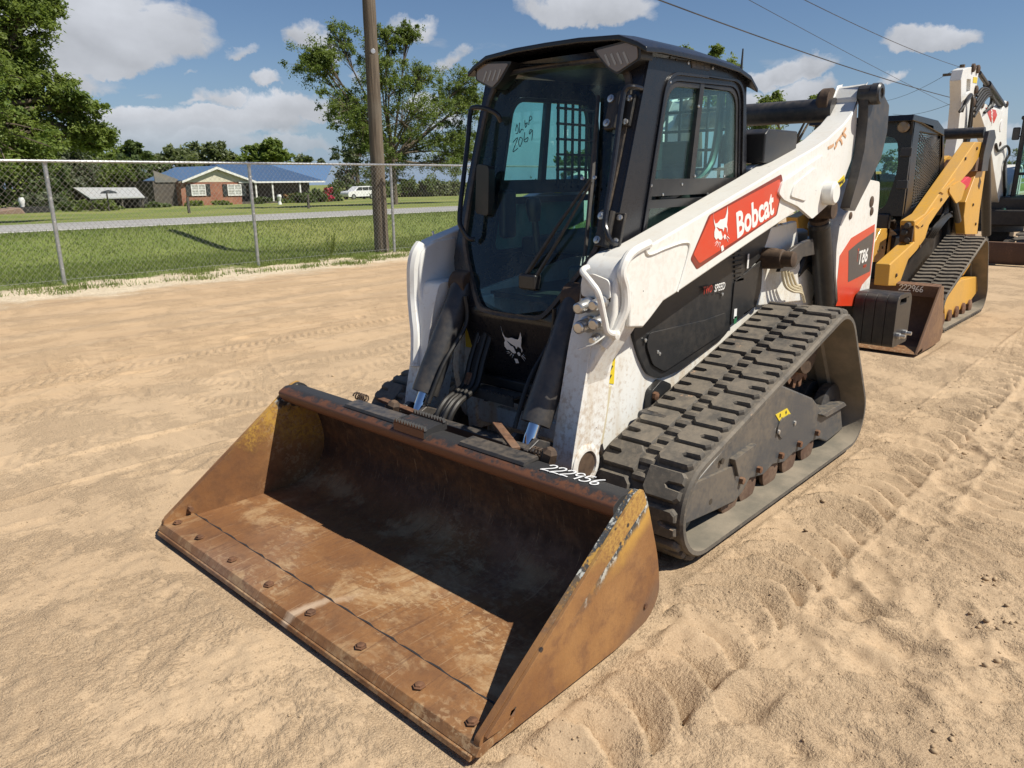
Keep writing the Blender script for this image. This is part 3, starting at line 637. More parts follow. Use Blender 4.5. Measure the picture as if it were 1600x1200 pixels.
def text_mesh(txt, size, xscale=1.0, bold=0.0, shear=0.0, extrude=.0008):
    cu = bpy.data.curves.new('lettering', 'FONT'); cu.body = txt; cu.size = size; cu.extrude = extrude; cu.offset = bold; cu.shear = shear; cu.align_x = 'CENTER'; cu.align_y = 'CENTER'; cu.resolution_u = 3
    to = bpy.data.objects.new('lettering', cu); COL.objects.link(to); dg = bpy.context.evaluated_depsgraph_get(); dg.update()
    me = bpy.data.meshes.new_from_object(to.evaluated_get(dg)); bpy.data.objects.remove(to); bpy.data.curves.remove(cu)
    for v in me.vertices: v.co.x *= xscale
    return me
def place_text(txt, size, c, right, up, mat, parent, xscale=1.0, bold=0.0, shear=0.0, name='lettering', lift=.002):
    me = text_mesh(txt, size, xscale, bold, shear); r = V(right).normalized(); u = V(up); u = (u-r*u.dot(r)).normalized(); n = r.cross(u)
    mt = Matrix((r, u, n)).transposed().to_4x4(); mt.translation = V(c)+n*lift-ORI[parent]; me.transform(mt)
    me.materials.append(mat); o = bpy.data.objects.new(name, me); COL.objects.link(o); o.parent = parent; ORI[o] = ORI[parent]; return o
def flat(polys, c, right, up, s, mat, parent, name, lift=.002, th=.0012):
    r = V(right).normalized(); u = V(up); u = (u-r*u.dot(r)).normalized(); n = r.cross(u); b = MB()
    for i, pl in enumerate(polys):
        b.prism_fn([pl], lambda p: V(c)+r*p[0]*s+u*p[1]*s+n*lift, lambda p: V(c)+r*p[0]*s+u*p[1]*s+n*(lift+th))
    return b.build(name, mat, parent, smooth=None)
# the cat-head emblem, drawn in a unit square (traced by eye)
CAT_W = [[(-.30, .50), (-.29, .34), (-.24, .22), (-.15, .20), (-.02, .235), (.10, .21), (.18, .21), (.24, .28), (.31, .42), (.31, .28), (.27, .14), (.235, .05), (.26, -.06), (.22, -.13), (.225, -.02), (.13, .03), (.07, -.05), (.04, .02), (-.07, .06), (-.13, .10), (-.22, .15), (-.10, .005), (-.03, .0), (.0, -.08), (.03, -.16), (-.03, -.19), (-.10, -.17), (-.16, -.11), (-.25, -.12), (-.31, -.04), (-.30, .06), (-.25, .13), (-.29, .27)],
         [(.06, -.16), (.12, -.12), (.17, -.16), (.145, -.22), (.10, -.23)],
         [(-.07, -.33), (.03, -.325), (.055, -.43), (-.045, -.45)],
         [(-.31, -.18), (-.20, -.155), (-.20, -.17)], [(-.30, -.23), (-.18, -.18), (-.17, -.195)], [(-.22, -.29), (-.13, -.20), (-.11, -.21)], [(-.15, -.33), (-.085, -.22), (-.065, -.23)],
         [(.25, -.15), (.29, -.19), (.30, -.20), (.26, -.165)], [(.22, -.19), (.31, -.27), (.31, -.285), (.215, -.21)], [(.19, -.21), (.255, -.33), (.26, -.345), (.18, -.225)]]
def strokes(txt):
    G = {'2': [[(0, .8), (.12, 1), (.38, 1), (.5, .82), (.42, .55), (.2, .28), (0, 0), (.25, .05), (.6, .02)]], '9': [[(.5, .85), (.3, 1), (.08, .9), (.05, .65), (.2, .5), (.42, .6), (.5, .85), (.48, .5), (.38, 0)]],
         '5': [[(.5, 1), (.12, .95), (.08, .55), (.3, .6), (.5, .42), (.42, .1), (.15, 0), (0, .1)]], '6': [[(.45, 1), (.2, .75), (.05, .35), (.12, .05), (.35, 0), (.5, .2), (.4, .42), (.2, .4), (.08, .25)]]}
    out = []
    for i, ch in enumerate(txt): out += [[(x+i*.68, y) for x, y in s] for s in G[ch]]
    return out
def handwriting(txt, p0, right, up, h, wid, mat, parent, name='handwritten_number'):
    r = V(right).normalized(); u = V(up); u = (u-r*u.dot(r)).normalized(); n = r.cross(u); b = MB()
    for st in strokes(txt):
        b.strip([q for q in spline([V(p0)+r*(x+.12*y)*h+u*y*h for x, y in st], 5)], wid, n, .0015)
    return b.build(name, mat, parent, smooth=None)

# ================================================================== the compact track loader
L0 = empty('track_loader', (-2.3, 0, 0), 'white and black compact track loader with a rusty bucket in the foreground', 'track loader')
# ---- bucket
BW = 1.016
def arcpts(c, r, a0, a1, n): return [(c[0]+r*math.cos(math.radians(a0+(a1-a0)*i/n)), c[1]+r*math.sin(math.radians(a0+(a1-a0)*i/n))) for i in range(n+1)]
inner = [(-.13, .042), (-.62, .036)] + [(-.72, .048), (-.80, .085), (-.853, .145), (-.875, .22), (-.868, .30), (-.842, .39), (-.80, .475), (-.775, .53)]
inner = [(q.x, q.y) for q in spline([V((a, b, 0)) for a, b in inner], 4)]
outer = [(x-.012*(1 if z > .06 else .2), z-.012*(0 if z > .25 else 1)) for x, z in inner]
bucket = MB().prism(inner+outer[::-1], -BW+.002, BW-.002).build('bucket', M['bfloor'], L0, smooth=50)
sp = [(-.015, .028), (-.02, .06), (-.725, .548), (-.765, .558), (-.805, .53), (-.90, .26), (-.925, .11), (-.86, .035), (-.70, .014), (-.10, .012)]
sp = rounded(sp, [.004, .01, .02, .03, .03, .05, .06, .06, .05, .01], 3)
b = MB().prism(sp, BW-.022, BW); b.build('side_plate', M['bouter'], bucket, bev=.003); mirror(b).build('side_plate', M['bside'], bucket, bev=.003)
st_ = [(-.03, .062), (-.725, .552), (-.768, .562), (-.795, .50), (-.72, .455), (-.10, .058)]
pair(MB().prism(rounded(st_, .012, 3), BW+.0005, BW+.012), 'wear_strip', M['bstrip'], bucket, bev=.003)
for sx in (1, -1):
    MB().cyl((-.14, sx*(BW+.012), .085), (-.14, sx*(BW-.045), .085), .012, n=6).build('side_bolt', M['rust'], bucket); MB().cyl((-.83, sx*(BW+.006), .10), (-.83, sx*(BW-.03), .10), .010, n=6).build('side_bolt', M['rust'], bucket)
ce = MB().prism([(0, .020), (-.02, .045), (-.155, .056), (-.155, .034), (-.02, .008)], -BW-.004, BW+.004).build('cutting_edge', M['bedge'], bucket, bev=.002)
MB().prism([(.012, .004), (.006, .018), (-.16, .032), (-.30, .024), (-.30, .004)], -BW+.01, BW-.01).build('lower_edge', M['bedge'], bucket, bev=.002)
sm = MB()                                                       # weld seam behind the edge
sm.tube([(-.160+.004*math.sin(i*1.7), -BW+.03+i*(2*BW-.06)/60, .047+.002*math.sin(i*2.9)) for i in range(61)], .007, 6).build('weld_seam', M['topbar'], bucket)
bm_ = MB(); bm_.lathe((0, 0, 0), (0, 0, 1), [(.021, 0), (.021, .003), (.016, .004), (.015, .009), (.009, .011)], 6); b0 = None
for i, y in enumerate((-.955, -.74, -.45, -.165, .12, .415, .71, .94)):
    if b0 is None: b0 = bm_.build('edge_bolt', M['rust'], None); b0.parent = bucket; b0.location = V((-.065, y, .051))-ORI[L0]; o = b0
    else: o = inst(b0, 'edge_bolt', V((-.065, y, .051))-ORI[L0], parent=bucket)
    o.rotation_euler = (0, math.radians(-4), i*1.1)
tb = MB().prism(rounded([(-.655, .490), (-.648, .528), (-.690, .550), (-.770, .545), (-.800, .485), (-.70, .46)], .012, 3), -BW+.003, BW-.022).build('top_bar', M['topbar'], bucket, bev=.003)
for y0, y1 in ((-.50, -.15), (.25, .585)):
    MB().prism([(-.680, .5475), (-.685, .561), (-.76, .565), (-.765, .55)], y0, y1).build('mounting_plate', M['darksteel'], bucket, bev=.002)
st = MB(); st.prism([(-.655, .535), (-.655, .567), (-.78, .582), (-.78, .547)], -.115, .075)
for r_ in range(2):
    for k in range(11):
        y = -.112+.0175*k; x = -.662-.1*r_; st.prism([(y, .568+.012*r_), (y+.0088, .586+.012*r_), (y+.0175, .568+.012*r_)], x-.008, x+.006, 'yz')
st.build('serrated_step', M['topbar'], bucket, smooth=None)
handwriting('222956', (-.692, .655, .5505), (-.06, 1, 0), (-1, 0, 0), .058, .0052, M['chalk'], bucket)
# ---- quick coupler behind the bucket
qc = MB(); qc.box((-.985, 0, .17), (.05, 1.0, .10)); qc.box((-.93, 0, .47), (.05, 1.0, .07))
for s_ in (-1, 1):
    qc.prism([(-.96, .12), (-.90, .50), (-.97, .53), (-1.13, .46), (-1.17, .35), (-1.05, .14)], s_*.395-.014, s_*.395+.014); qc.prism([(-.96, .12), (-.90, .50), (-.97, .53), (-1.13, .46), (-1.17, .35), (-1.05, .14)], s_*.28-.012, s_*.28+.012)
coup = qc.build('coupler_frame', M['darksteel'], L0, bev=.006)
def px(x, y, ax, v): return at(x, y, ax, v)
for (a_, b_, r_) in ((V((-.93, -.56, .515)), V((-.86, -.20, .535)), .0), (V((-.92, .22, .57)), V((-.80, .44, .545)), 0)):
    d = (b_-a_); q = MB(); q.box((a_+b_)/2, (d.length, .035, .014), d.to_track_quat('X', 'Z').to_matrix()); q.build('lock_lever', M['rust'], coup, bev=.003)
for y in (-.62, .50):
    q = MB(); q.tube([(-.83+.016*math.cos(i*.9), y+.0025*i, .545+.016*math.sin(i*.9)) for i in range(36)], .004, 5); q.build('spring', M['mud'], coup)
for y in (-.30, .60): MB().lathe((-.80, y, .55), (0, .3, 1), [(.03, -.03), (.03, .025), (.015, .04)], 6).build('pin_boss', M['mud'], coup)
# ---- body frame
fr = MB()
side = [(-1.36, .36), (-1.30, .62), (-1.36, .98), (-2.2, 1.10), (-3.50, 1.05), (-3.60, .9), (-3.55, .40), (-3.2, .22), (-1.6, .22)]
fr.prism(rounded(side, .05, 3), .41, .45)
fr.v += []; frm = MB(); frm.add(fr.v, fr.f); mm = mirror(fr); frm.add(mm.v, mm.f)
frm.box((-2.45, 0, .26), (1.9, .82, .10)); frm.box((-1.42, 0, .50), (.10, .80, .30))
body = frm.build('body_frame', M['white'], L0, bev=.008)
MB().box((-3.05, 0, .92), (1.05, .78, .60)).build('engine_bay', M['blackplastic'], body, bev=.03)
fw = MB(); fw.prism([(-1.36, .30), (-1.33, .62), (-1.37, .98), (-1.50, .98), (-1.50, .30)], .34, .408); pair(fw, 'front_post', M['white'], body, bev=.01)
# stepped cavity under the cab: foot pedal, plates, hoses
MB().box((-1.36, 0, .60), (.12, .70, .05)).build('cavity_shelf', M['blackplastic'], body, bev=.006)
pd = MB(); pd.box((-1.215, -.05, .585), (.085, .26, .012)); pd.box((-1.255, -.05, .565), (.014, .26, .05)); pd.box((-1.175, -.05, .568), (.008, .26, .035))
for k in range(14): pd.prism([(-.175+.0185*k, .588), (-.166+.0185*k, .600), (-.157+.0185*k, .588)], -1.182, -1.170, 'yz')
for yy in (-.16, .06): pd.box((-1.29, yy, .54), (.10, .018, .05))
pd.build('step_tread', M['darksteel'], body, smooth=None)
MB().box((-1.20, 0, .345), (.10, .52, .06)).build('cross_member', M['blackplastic'], body, bev=.01)
MB().box((-1.28, .10, .45), (.03, .42, .09), Matrix.Rotation(.12, 3, 'Y')).build('cross_plate', M['white'], body, bev=.006)
for k, (dy, dx) in enumerate(((-.20, 0), (-.175, .012), (-.15, 0), (-.225, .01))):
    pts = spline([(-1.33+dx, dy-.02, .90), (-1.24+dx, dy-.015, .72), (-1.17+dx, dy+.0, .60), (-1.02+dx, dy+.035, .56), (-.955+dx, dy+.04, .48), (-.96+dx, dy+.03, .34)], 6)
    MB().tube(pts, .0135, 8).build('hydraulic_hose', M['rubberhose'], body)
for dy in (-.222, -.198): 
    MB().lathe((-1.285, dy-.018, .80), (.28, .01, -.6), [(.012, -.05), (.015, -.045), (.015, -.02), (.011, -.018), (.016, -.012), (.016, .02), (.012, .03)], 6).build('hose_fitting', M['steel'], body)
    MB().lathe((-1.185, dy+.003, .625), (.35, .03, -.6), [(.0145, -.03), (.0165, -.02), (.0165, .03)], 8).build('hose_sleeve', M['rust'], body)
MB().box((-1.325, -.352, .80), (.004, .045, .13)).build('warning_decal', M['yellowdecal'], body)
# ---- lift arms
ab = xz([(987, 520), (1005, 512), (1019, 495), (1037, 471), (1059, 457), (1130, 408), (1180, 374), (1250, 327)], .62)
rear = xz([(1268, 341), (1283, 329), (1310, 292), (1320, 280), (1332, 247), (1338, 212), (1340, 178), (1341, 153), (1348, 132)], .62)
top = xz([(1317, 135), (1310, 150), (1295, 180), (1283, 195), (1257, 218), (1230, 235), (1180, 262), (1150, 280), (1080, 320), (985, 374), (970, 382), (955, 397), (946, 416)], .49)
armpoly = [(-1.265, .965)]+ab[1:]+[(ab[-1][0]-.05, ab[-1][1]+.005), (rear[1][0], rear[1][1]+.05)]+rear[2:-1]+[(rear[-1][0], rear[-1][1]-.005)]+top[0:-2]+[(-1.27, 1.245), (-1.225, 1.20), (-1.235, 1.13), (-1.265, 1.10)]
armL = MB().prism(armpoly, .48, .62).build('lift_arm', M['white'], L0, bev=.014, seg=3); armR = mirror(MB().prism(armpoly, .535, .62)).build('lift_arm', M['white'], L0, bev=.012, seg=3)
low = MB().prism(rounded([(-1.20, 1.06), (-1.15, .92), (-1.115, .78), (-1.06, .55), (-1.03, .41), (-1.05, .345), (-1.12, .32), (-1.18, .345), (-1.22, .44), (-1.265, .60), (-1.28, .76), (-1.33, .91), (-1.42, 1.06)], .03, 3), .415, .525)
for s_, a_ in ((1, armL), (-1, armR)):
    (low if s_ > 0 else mirror(low)).build('lower_arm', M['white'], a_, bev=.012, seg=3)
    q = MB(); q.lathe((-1.125, s_*.465, .405), (0, s_, 0), [(.088, -.06), (.088, .065), (.078, .07), (.062, .07), (.060, .0), (.0, .0)], 28); q.build('pivot_boss', M['white'], a_)
    MB().lathe((-1.125, s_*.524, .405), (0, s_, 0), [(.0595, .0), (.0595, .004), (.0, .0045)], 20).build('pivot_bore', M['mud'], a_)
    # front shroud of the elbow, with the rolled rim
    ep = [(-1.195, 1.19), (-1.178, 1.12), (-1.172, 1.03), (-1.165, .96), (-1.145, .88), (-1.125, .80), (-1.10, .66), (-1.25, .66), (-1.275, .80), (-1.31, .88), (-1.36, .96), (-1.43, 1.03), (-1.43, 1.12), (-1.43, 1.258), (-1.29, 1.247), (-1.23, 1.225)]
    yo = lambda z: .512+.098*float(smooth(.70, 1.03, z)); yi = .435 if s_ > 0 else .53
    el = MB().prism_fn([ep], lambda p: V((p[0], .435+(yi-.435)*float(smooth(.78, 1.08, p[1])), p[1])), lambda p: V((p[0], yo(p[1]), p[1])))
    (el if s_ > 0 else mirror(el)).build('elbow_shroud', M['white'], a_, bev=.014, seg=3)
    rim = MB(); rim.tube(spline([(-1.235, -.575, 1.222), (-1.20, -.575, 1.185), (-1.180, -.575, 1.12), (-1.174, -.574, 1.03), (-1.167, -.565, .96), (-1.147, -.535, .88), (-1.127, -.505, .80), (-1.095, -.48, .66)] if s_ < 0 else [(-1.39, s_*.612, 1.283), (-1.255, s_*.620, 1.253), (-1.20, s_*.622, 1.19), (-1.222, s_*.624, 1.125), (-1.225, s_*.624, 1.045), (-1.19, s_*.60, .955), (-1.16, s_*.575, .90)], 6), .019 if s_ > 0 else .034, 10); rim.build('rolled_rim', M['white'], a_)
    wl = MB(); wl.tube(spline([at(1008, 382, 'y', .622), at(1013, 398, 'y', .622), at(1040, 388, 'y', .622), at(1068, 379, 'y', .622), at(1077, 386, 'y', .622), at(1066, 430, 'y', .622), at(1058, 456, 'y', .622)], 4), .006, 6); 
    (wl if s_ > 0 else mirror(wl)).build('weld_bead', M['white'], a_)
    # gusset plate at the rear pin, with its pressed pocket
    gp = xz([(1216, 302), (1222, 285), (1284, 243), (1294, 252), (1300, 285), (1295, 318), (1283, 329), (1268, 342), (1245, 322), (1224, 312)], .63)
    pk = [at(*q, 'y', .635) for q in ((1234, 307), (1240, 288), (1272, 262), (1278, 268), (1268, 300), (1256, 314))]
    g = MB().prism(rounded(gp, .015, 3), .615, .634); (g if s_ > 0 else mirror(g)).build('gusset_plate', M['white'], a_, bev=.003)
    g = MB().prism(rounded([(q.x, q.z) for q in pk], .02, 3), .633, .642); (g if s_ > 0 else mirror(g)).build('gusset_pocket', M['white'], a_, bev=.003)
    pb_ = at(1297, 302, 'y', .66); q = MB(); q.lathe((pb_.x, s_*.60, pb_.z), (0, s_, 0), [(.062, 0), (.062, .085), (.05, .095), (.045, .095)], 24); q.build('cylinder_boss', M['white'], a_)
    q = MB(); q.lathe((pb_.x-.045, s_*.63, pb_.z-.005), (0, s_, 0), [(.034, 0), (.034, .05), (.02, .06), (0, .06)], 14); q.build('greasy_pin', M['mud'], a_)
    for u_ in ((1297, 160), (1297, 187)): pass
lab = at(1066, 368, 'y', .60)
# red name decal on the arm: dark red rim, red field, emblem and lettering
dq = xz([(1079, 405), (1108, 336), (1221, 272), (1224, 288), (1214, 336), (1089, 421)], .6215)
MB().prism(rounded(dq, .012, 3), .6205, .6218).build('name_decal', paint('decal_rim', (.20, .02, .012), .35, .1), armL, smooth=None)
cx_, cz_ = sum(q[0] for q in dq)/6, sum(q[1] for q in dq)/6
MB().prism(rounded([((x-cx_)*.955+cx_, (z-cz_)*.88+cz_) for x, z in dq], .012, 3), .6218, .6226).build('decal_field', M['red'], armL, smooth=None)
pA, pB = at(1146, 360, 'y', .623), at(1214, 315, 'y', .623); rgt = (pB-pA); rgt.y = 0; rgt.normalize(); upv = V((0, 0, 1))
cc = at(1180, 336, 'y', .6226); place_text('Bobcat', .165, cc, rgt, upv, M['letter'], armL, xscale=.84, bold=.0045, lift=.0006)
flat(CAT_W, at(1127, 360, 'y', .6226), rgt, upv, .215, M['letter'], armL, 'cat_emblem', .0006)
wy = [at(*q, 'y', .6215) for q in ((1308, 285), (1319, 273), (1320, 283), (1309, 297))]
MB().prism([(q.x, q.z) for q in wy], .6205, .6225).build('warning_decal', M['yellowdecal'], armL, smooth=None)
for k in range(3): 
    q = at(1311+3*k, 287-2*k, 'y', .623); MB().box((q.x, .6232, q.z), (.022, .001, .018), Matrix.Rotation(.5*k, 3, 'Y')).build('pictogram', M['inkblack'], armL)
sc = MB()
for (a_, b_) in (((1306, 224), (1322, 200)), ((1308, 222), (1304, 232)), ((1312, 216), (1316, 226)), ((1316, 208), (1322, 214)), ((1303, 226), (1294, 231))): sc.strip([at(*a_, 'y', .622), at((a_[0]+b_[0])/2+1, (a_[1]+b_[1])/2, 'y', .622), at(*b_, 'y', .622)], .016, (0, 1, 0), .0004, .0006)
sc.build('scuffed_paint', paint('scuff', (.62, .36, .20), .6, .2), armL, smooth=None)
# service label near the elbow
s0 = [at(*q, 'z', z) for q, z in (((990, 378), 1.30),)]
# ---- couplers on the left elbow
cpo = at(925, 490, 'y', .62)
pl = MB().prism(rounded([(.445, .965), (.445, 1.135), (.50, 1.17), (.585, 1.145), (.60, .985), (.56, .94), (.48, .935)], .02, 3), -1.192, -1.175, 'yz'); pl.build('coupler_plate', M['mud'], armL, bev=.004)
MB().prism(rounded([(.455, 1.085), (.455, 1.15), (.50, 1.18), (.59, 1.157), (.595, 1.085)], .02, 3), -1.176, -1.165, 'yz').build('coupler_backing', M['white'], armL, bev=.004)
for (a_, b_), r_, ln in ((((921, 467), .500), 0), .024, .105), ((((948, 462), .560), 0), .022, .09), ((((921, 497), .500), 0), .026, .10), ((((945, 492), .560), 0), .024, .085), ((((932, 520), .540), 0), .016, .06):
    q = at(*a_[0], 'y', a_[1]); x0 = -1.18; q = V((x0, a_[1], q.z-.02)); ax = V((1, .10, -.06)).normalized(); b = MB()
    b.lathe(q, ax, [(r_*1.15, 0), (r_*1.15, .022), (r_*1.28, .024), (r_*1.28, .036), (r_*1.05, .04), (r_, .045), (r_, ln-.016), (r_*.9, ln-.012), (r_*.92, ln), (r_*.7, ln+.004), (0, ln+.004)], 18)
    b.build('hydraulic_coupler', M['steel'], armL)
gd = [(x-.13, y-.10, z-.015) for x, y, z in [(-1.035, .585, 1.215), (-.985, .60, 1.205), (-.955, .665, 1.17), (-.955, .70, 1.13), (-.985, .708, 1.03), (-1.0, .712, .985), (-1.05, .715, .965)]]
MB().tube(spline(gd, 5), .0125, 10).build('coupler_guard', M['white'], armL)
MB().tube(spline([(-1.175, .58, .95), (-1.12, .555, .915), (-1.095, .50, .89)], 5), .0035, 5).build('zip_tie', M['white'], armL)
MB().lathe((-1.18, .61, .95), (0, 1, 0), [(.018, -.02), (.018, .016), (.0, .02)], 10).build('guard_bolt', M['white'], armL)
# ---- tilt cylinders
cb, ct = at(658, 630, 'y', -.343), at(722, 452, 'y', -.343)
for s_ in (1, -1):
    p0_ = V((cb.x, s_*.343, cb.z)); p1_ = V((ct.x, s_*.343, ct.z)); d = (p0_-p1_).normalized(); q = MB()
    q.lathe(p1_-d*.02, d, [(.05, -.02), (.058, 0), (.060, .02), (.064, (p0_-p1_).length-.05), (.062, (p0_-p1_).length-.03), (.0, (p0_-p1_).length-.03)], 24)
    tc = q.build('tilt_cylinder', M['darksteel'], L0); 
    MB().cyl(p0_-d*.06, p0_+d*.20, .030, n=18).build('rod', M['chrome'], tc); MB().lathe(p0_+d*.20, (0, 1, 0), [(.045, -.03), (.045, .03)], 18).build('rod_eye', M['mud'], tc)
    MB().lathe(p1_-d*.03, (0, 1, 0), [(.058, -.05), (.062, -.045), (.062, .045), (.058, .05)], 20).build('cylinder_eye', M['mud'], tc)
    hs = [p1_+V((.05, -s_*.075, -.02)), p1_+V((.06, -s_*.085, -.15)), p1_.lerp(p0_, .6)+V((.03, -s_*.085, 0)), p0_+V((.02, -s_*.075, .02))]
    MB().tube(spline(hs, 5), .010, 7).build('cylinder_hose', M['rubberhose'], tc)
# ---- rear linkage: cross tube, upper links, uprights, lift cylinders
MB().cyl((-3.48, .50, 1.905), (-3.48, -.50, 1.905), .066, n=24).build('cross_tube', M['darksteel'], L0)
lk = xz([(1352, 137), (1371, 140), (1384, 165), (1381, 205), (1372, 245), (1358, 275), (1340, 310), (1330, 330), (1322, 325), (1335, 280), (1345, 235), (1350, 190)], .66)
lp = MB().prism(rounded(lk, .01, 2), .625, .68); lp2 = pair(lp, 'upper_link', M['darksteel'], L0, bev=.008)
for s_ in (1, -1):
    q = at(1362, 147, 'y', .68); MB().lathe((q.x, s_*.625, q.z), (0, s_, 0), [(.05, -.01), (.052, 0), (.052, .06), (.058, .062), (.058, .10), (.05, .11), (.03, .11), (.028, .10), (0, .10)], 24).build('link_pin', M['darksteel'], lp2[0 if s_ > 0 else 1])
    MB().lathe((-3.48, s_*.46, 1.95), (0, s_, 0), [(.06, -.05), (.075, -.03), (.075, .02)], 20).build('tube_collar', M['mud'], lp2[0 if s_ > 0 else 1])
up_ = xz([(1351, 279), (1375, 284), (1374, 310), (1368, 370), (1362, 420), (1355, 478), (1310, 478), (1306, 430), (1307, 390), (1312, 355), (1318, 337), (1336, 318), (1342, 302)], .62)
upr = MB().prism(rounded(up_, .025, 3), .49, .62); ups = pair(upr, 'rear_upright', M['white'], L0, bev=.012, seg=3)
U0 = ups[0]
dk = [at(*q, 'y', .6212) for q in ((1309, 470), (1308, 440), (1312, 400), (1330, 372), (1367, 350), (1366, 372), (1360, 430), (1347, 445), (1333, 478), (1306, 478))]
MB().prism([(q.x, q.z) for q in dk], .6202, .6214).build('model_decal', M['red'], U0, smooth=None)
dk = [at(*q, 'y', .6218) for q in ((1326, 392), (1340, 380), (1366, 362), (1359, 424), (1325, 441))]
MB().prism([(q.x, q.z) for q in dk], .6214, .6222).build('decal_field', M['decalblack'], U0, smooth=None)
place_text('T86', .118, at(1348, 402, 'y', .6222), (-1, 0, .06), upv, M['letter'], U0, xscale=.9, bold=.002, shear=.2, lift=.0006)
place_text('T', .118, at(1340, 400, 'y', .6222), (-1, 0, .06), upv, M['red'], U0, xscale=.25, bold=.001, shear=.2, lift=.0004)
q0 = at(1351, 416, 'y', .6222); place_text('SERIES', .026, q0, (-1, 0, .06), upv, M['red'], U0, xscale=.8, lift=.0006)
for (x_, y_), r_ in (((1362, 315), .034), ((1362, 330), .026), ((1329, 337), .022)):
    q = at(x_, y_, 'y', .622); MB().lathe((q.x, .615, q.z), (0, 1, 0), [(r_, 0), (r_, .010), (r_*.6, .014), (0, .014)], 14).build('mud_cap', M['mud'], U0)
for s_ in (1, -1):
    a_ = at(1280, 345, 'y', .55); c_ = at(1295, 470, 'y', .55); q = MB(); a_ = V((a_.x, s_*.55, a_.z)); c_ = V((c_.x, s_*.55, c_.z-.12)); d = (c_-a_).normalized(); ln = (c_-a_).length
    q.lathe(a_, d, [(.05, 0), (.062, .01), (.066, .03), (.060, .035), (.060, ln)], 24); lc = q.build('lift_cylinder', M['blackplastic'], L0)
    MB().lathe(a_-d*.02, d, [(.0, -.06), (.03, -.06), (.03, 0), (.055, .005), (.055, .03)], 20).build('cylinder_gland', M['mud'], lc); MB().lathe(a_-d*.07, (0, s_, 0), [(.05, -.06), (.05, .09)], 18).build('cylinder_eye', M['mud'], lc)
# link pin in front of the lift cylinder
pn = at(1232, 406, 'y', .60); q = MB(); q.lathe((pn.x, .43, pn.z), (0, 1, .02), [(.06, 0), (.055, .10), (.05, .14), (.042, .145), (.042, .20), (.03, .205), (0, .205)], 22); lpn = q.build('link_pivot', M['mud'], L0)
q = MB().prism(xz([(1215, 425), (1228, 395), (1248, 380), (1268, 372), (1271, 398), (1252, 402), (1240, 420)], .54), .525, .55); q.build('lower_link', M['darksteel'], lpn, bev=.006)
br = MB().prism(xz([(1190, 385), (1200, 355), (1240, 345), (1250, 470), (1180, 478), (1185, 440)], .45), .43, .47); br.build('pivot_bracket', M['white'], L0, bev=.01)
for k in range(4):
    o_ = k*.016; MB().tube(spline([at(1222+k*5, 420+k*2, 'y', .54), at(1226+k*6, 445, 'y', .54), at(1238+k*4, 455-3*k, 'y', .54), at(1252, 458-2*k, 'y', .54), at(1257, 472, 'y', .54)], 6), .008, 7).build('hard_line', M['cream'], L0)
for k in range(3): MB().tube([at(1212+k*8, 350, 'y', .46), at(1214+k*8, 385, 'y', .44)], .010, 7).build('hard_line', M['cream'], L0)
for k in range(3): MB().tube(spline([at(1245, 430, 'y', .46), at(1262, 415-10*k, 'y', .46), at(1275, 440-5*k, 'y', .44), at(1268, 470, 'y', .44)], 6), .02, 8).build('engine_hose', M['rubberhose'], L0)
# ---- black side panels
spn = xz([(988, 520), (1000, 560), (1012, 585), (1030, 592), (1060, 580), (1130, 527), (1141, 512), (1150, 440), (1190, 400), (1200, 372)], .465)
sp2 = rounded(spn+[(-2.95, 1.30), (-1.75, 1.09), (-1.60, .98)], .03, 3)
pan = pair(MB().prism(sp2, .44, .467), 'side_panel', M['blackplastic'], L0, bev=.008)
pp = xz([(1008, 540), (1018, 570), (1036, 580), (1128, 520), (1133, 488), (1100, 500), (1012, 520)], .468)
MB().prism(rounded(pp, .02, 3), .465, .477).build('panel_relief', M['blackplastic'], pan[0], bev=.007)
rp = xz([(1146, 440), (1190, 405), (1188, 450), (1180, 478), (1140, 508)], .468); MB().prism(rounded(rp, .02, 3), .465, .475).build('rear_access_panel', M['blackplastic'], pan[0], bev=.005)
for x_, y_ in ((1028, 550), (1009, 532), (1031, 553), (1129, 460)): q = at(x_, y_, 'y', .477); MB().lathe((q.x, .473, q.z), (0, 1, 0), [(.009, 0), (.009, .006), (.0, .008)], 8).build('panel_screw', M['steel'], pan[0])
place_text('SPEED', .052, at(1124, 449, 'y', .4775), (-1, 0, .03), upv, M['letter'], pan[0], xscale=.78, bold=.0003, shear=.15, lift=.002)
place_text('TWO', .052, at(1105, 453, 'y', .4775), (-1, 0, .03), upv, paint('red_print', (.35, .03, .02), .4, .1), pan[0], xscale=.7, bold=.001, shear=.15, lift=.002)
for (x_, y_), c_, w_, h_ in (((1149, 490), 'letter', .03, .05), ((1149, 500), None, .03, .04), ((1169, 408), 'letter', .016, .075)):
    q = at(x_, y_, 'y', .477); MB().box((q.x, .4765, q.z), (w_, .002, h_)).build('sticker', M[c_] if c_ else paint('green_sticker', (.03, .16, .07), .5), pan[0])
for k in range(7): q = at(1152+k*.3, 395+k*7, 'y', .468); MB().box((q.x, .470, q.z), (.09, .01, .012)).build('vent_slat', M['inkblack'], pan[0])
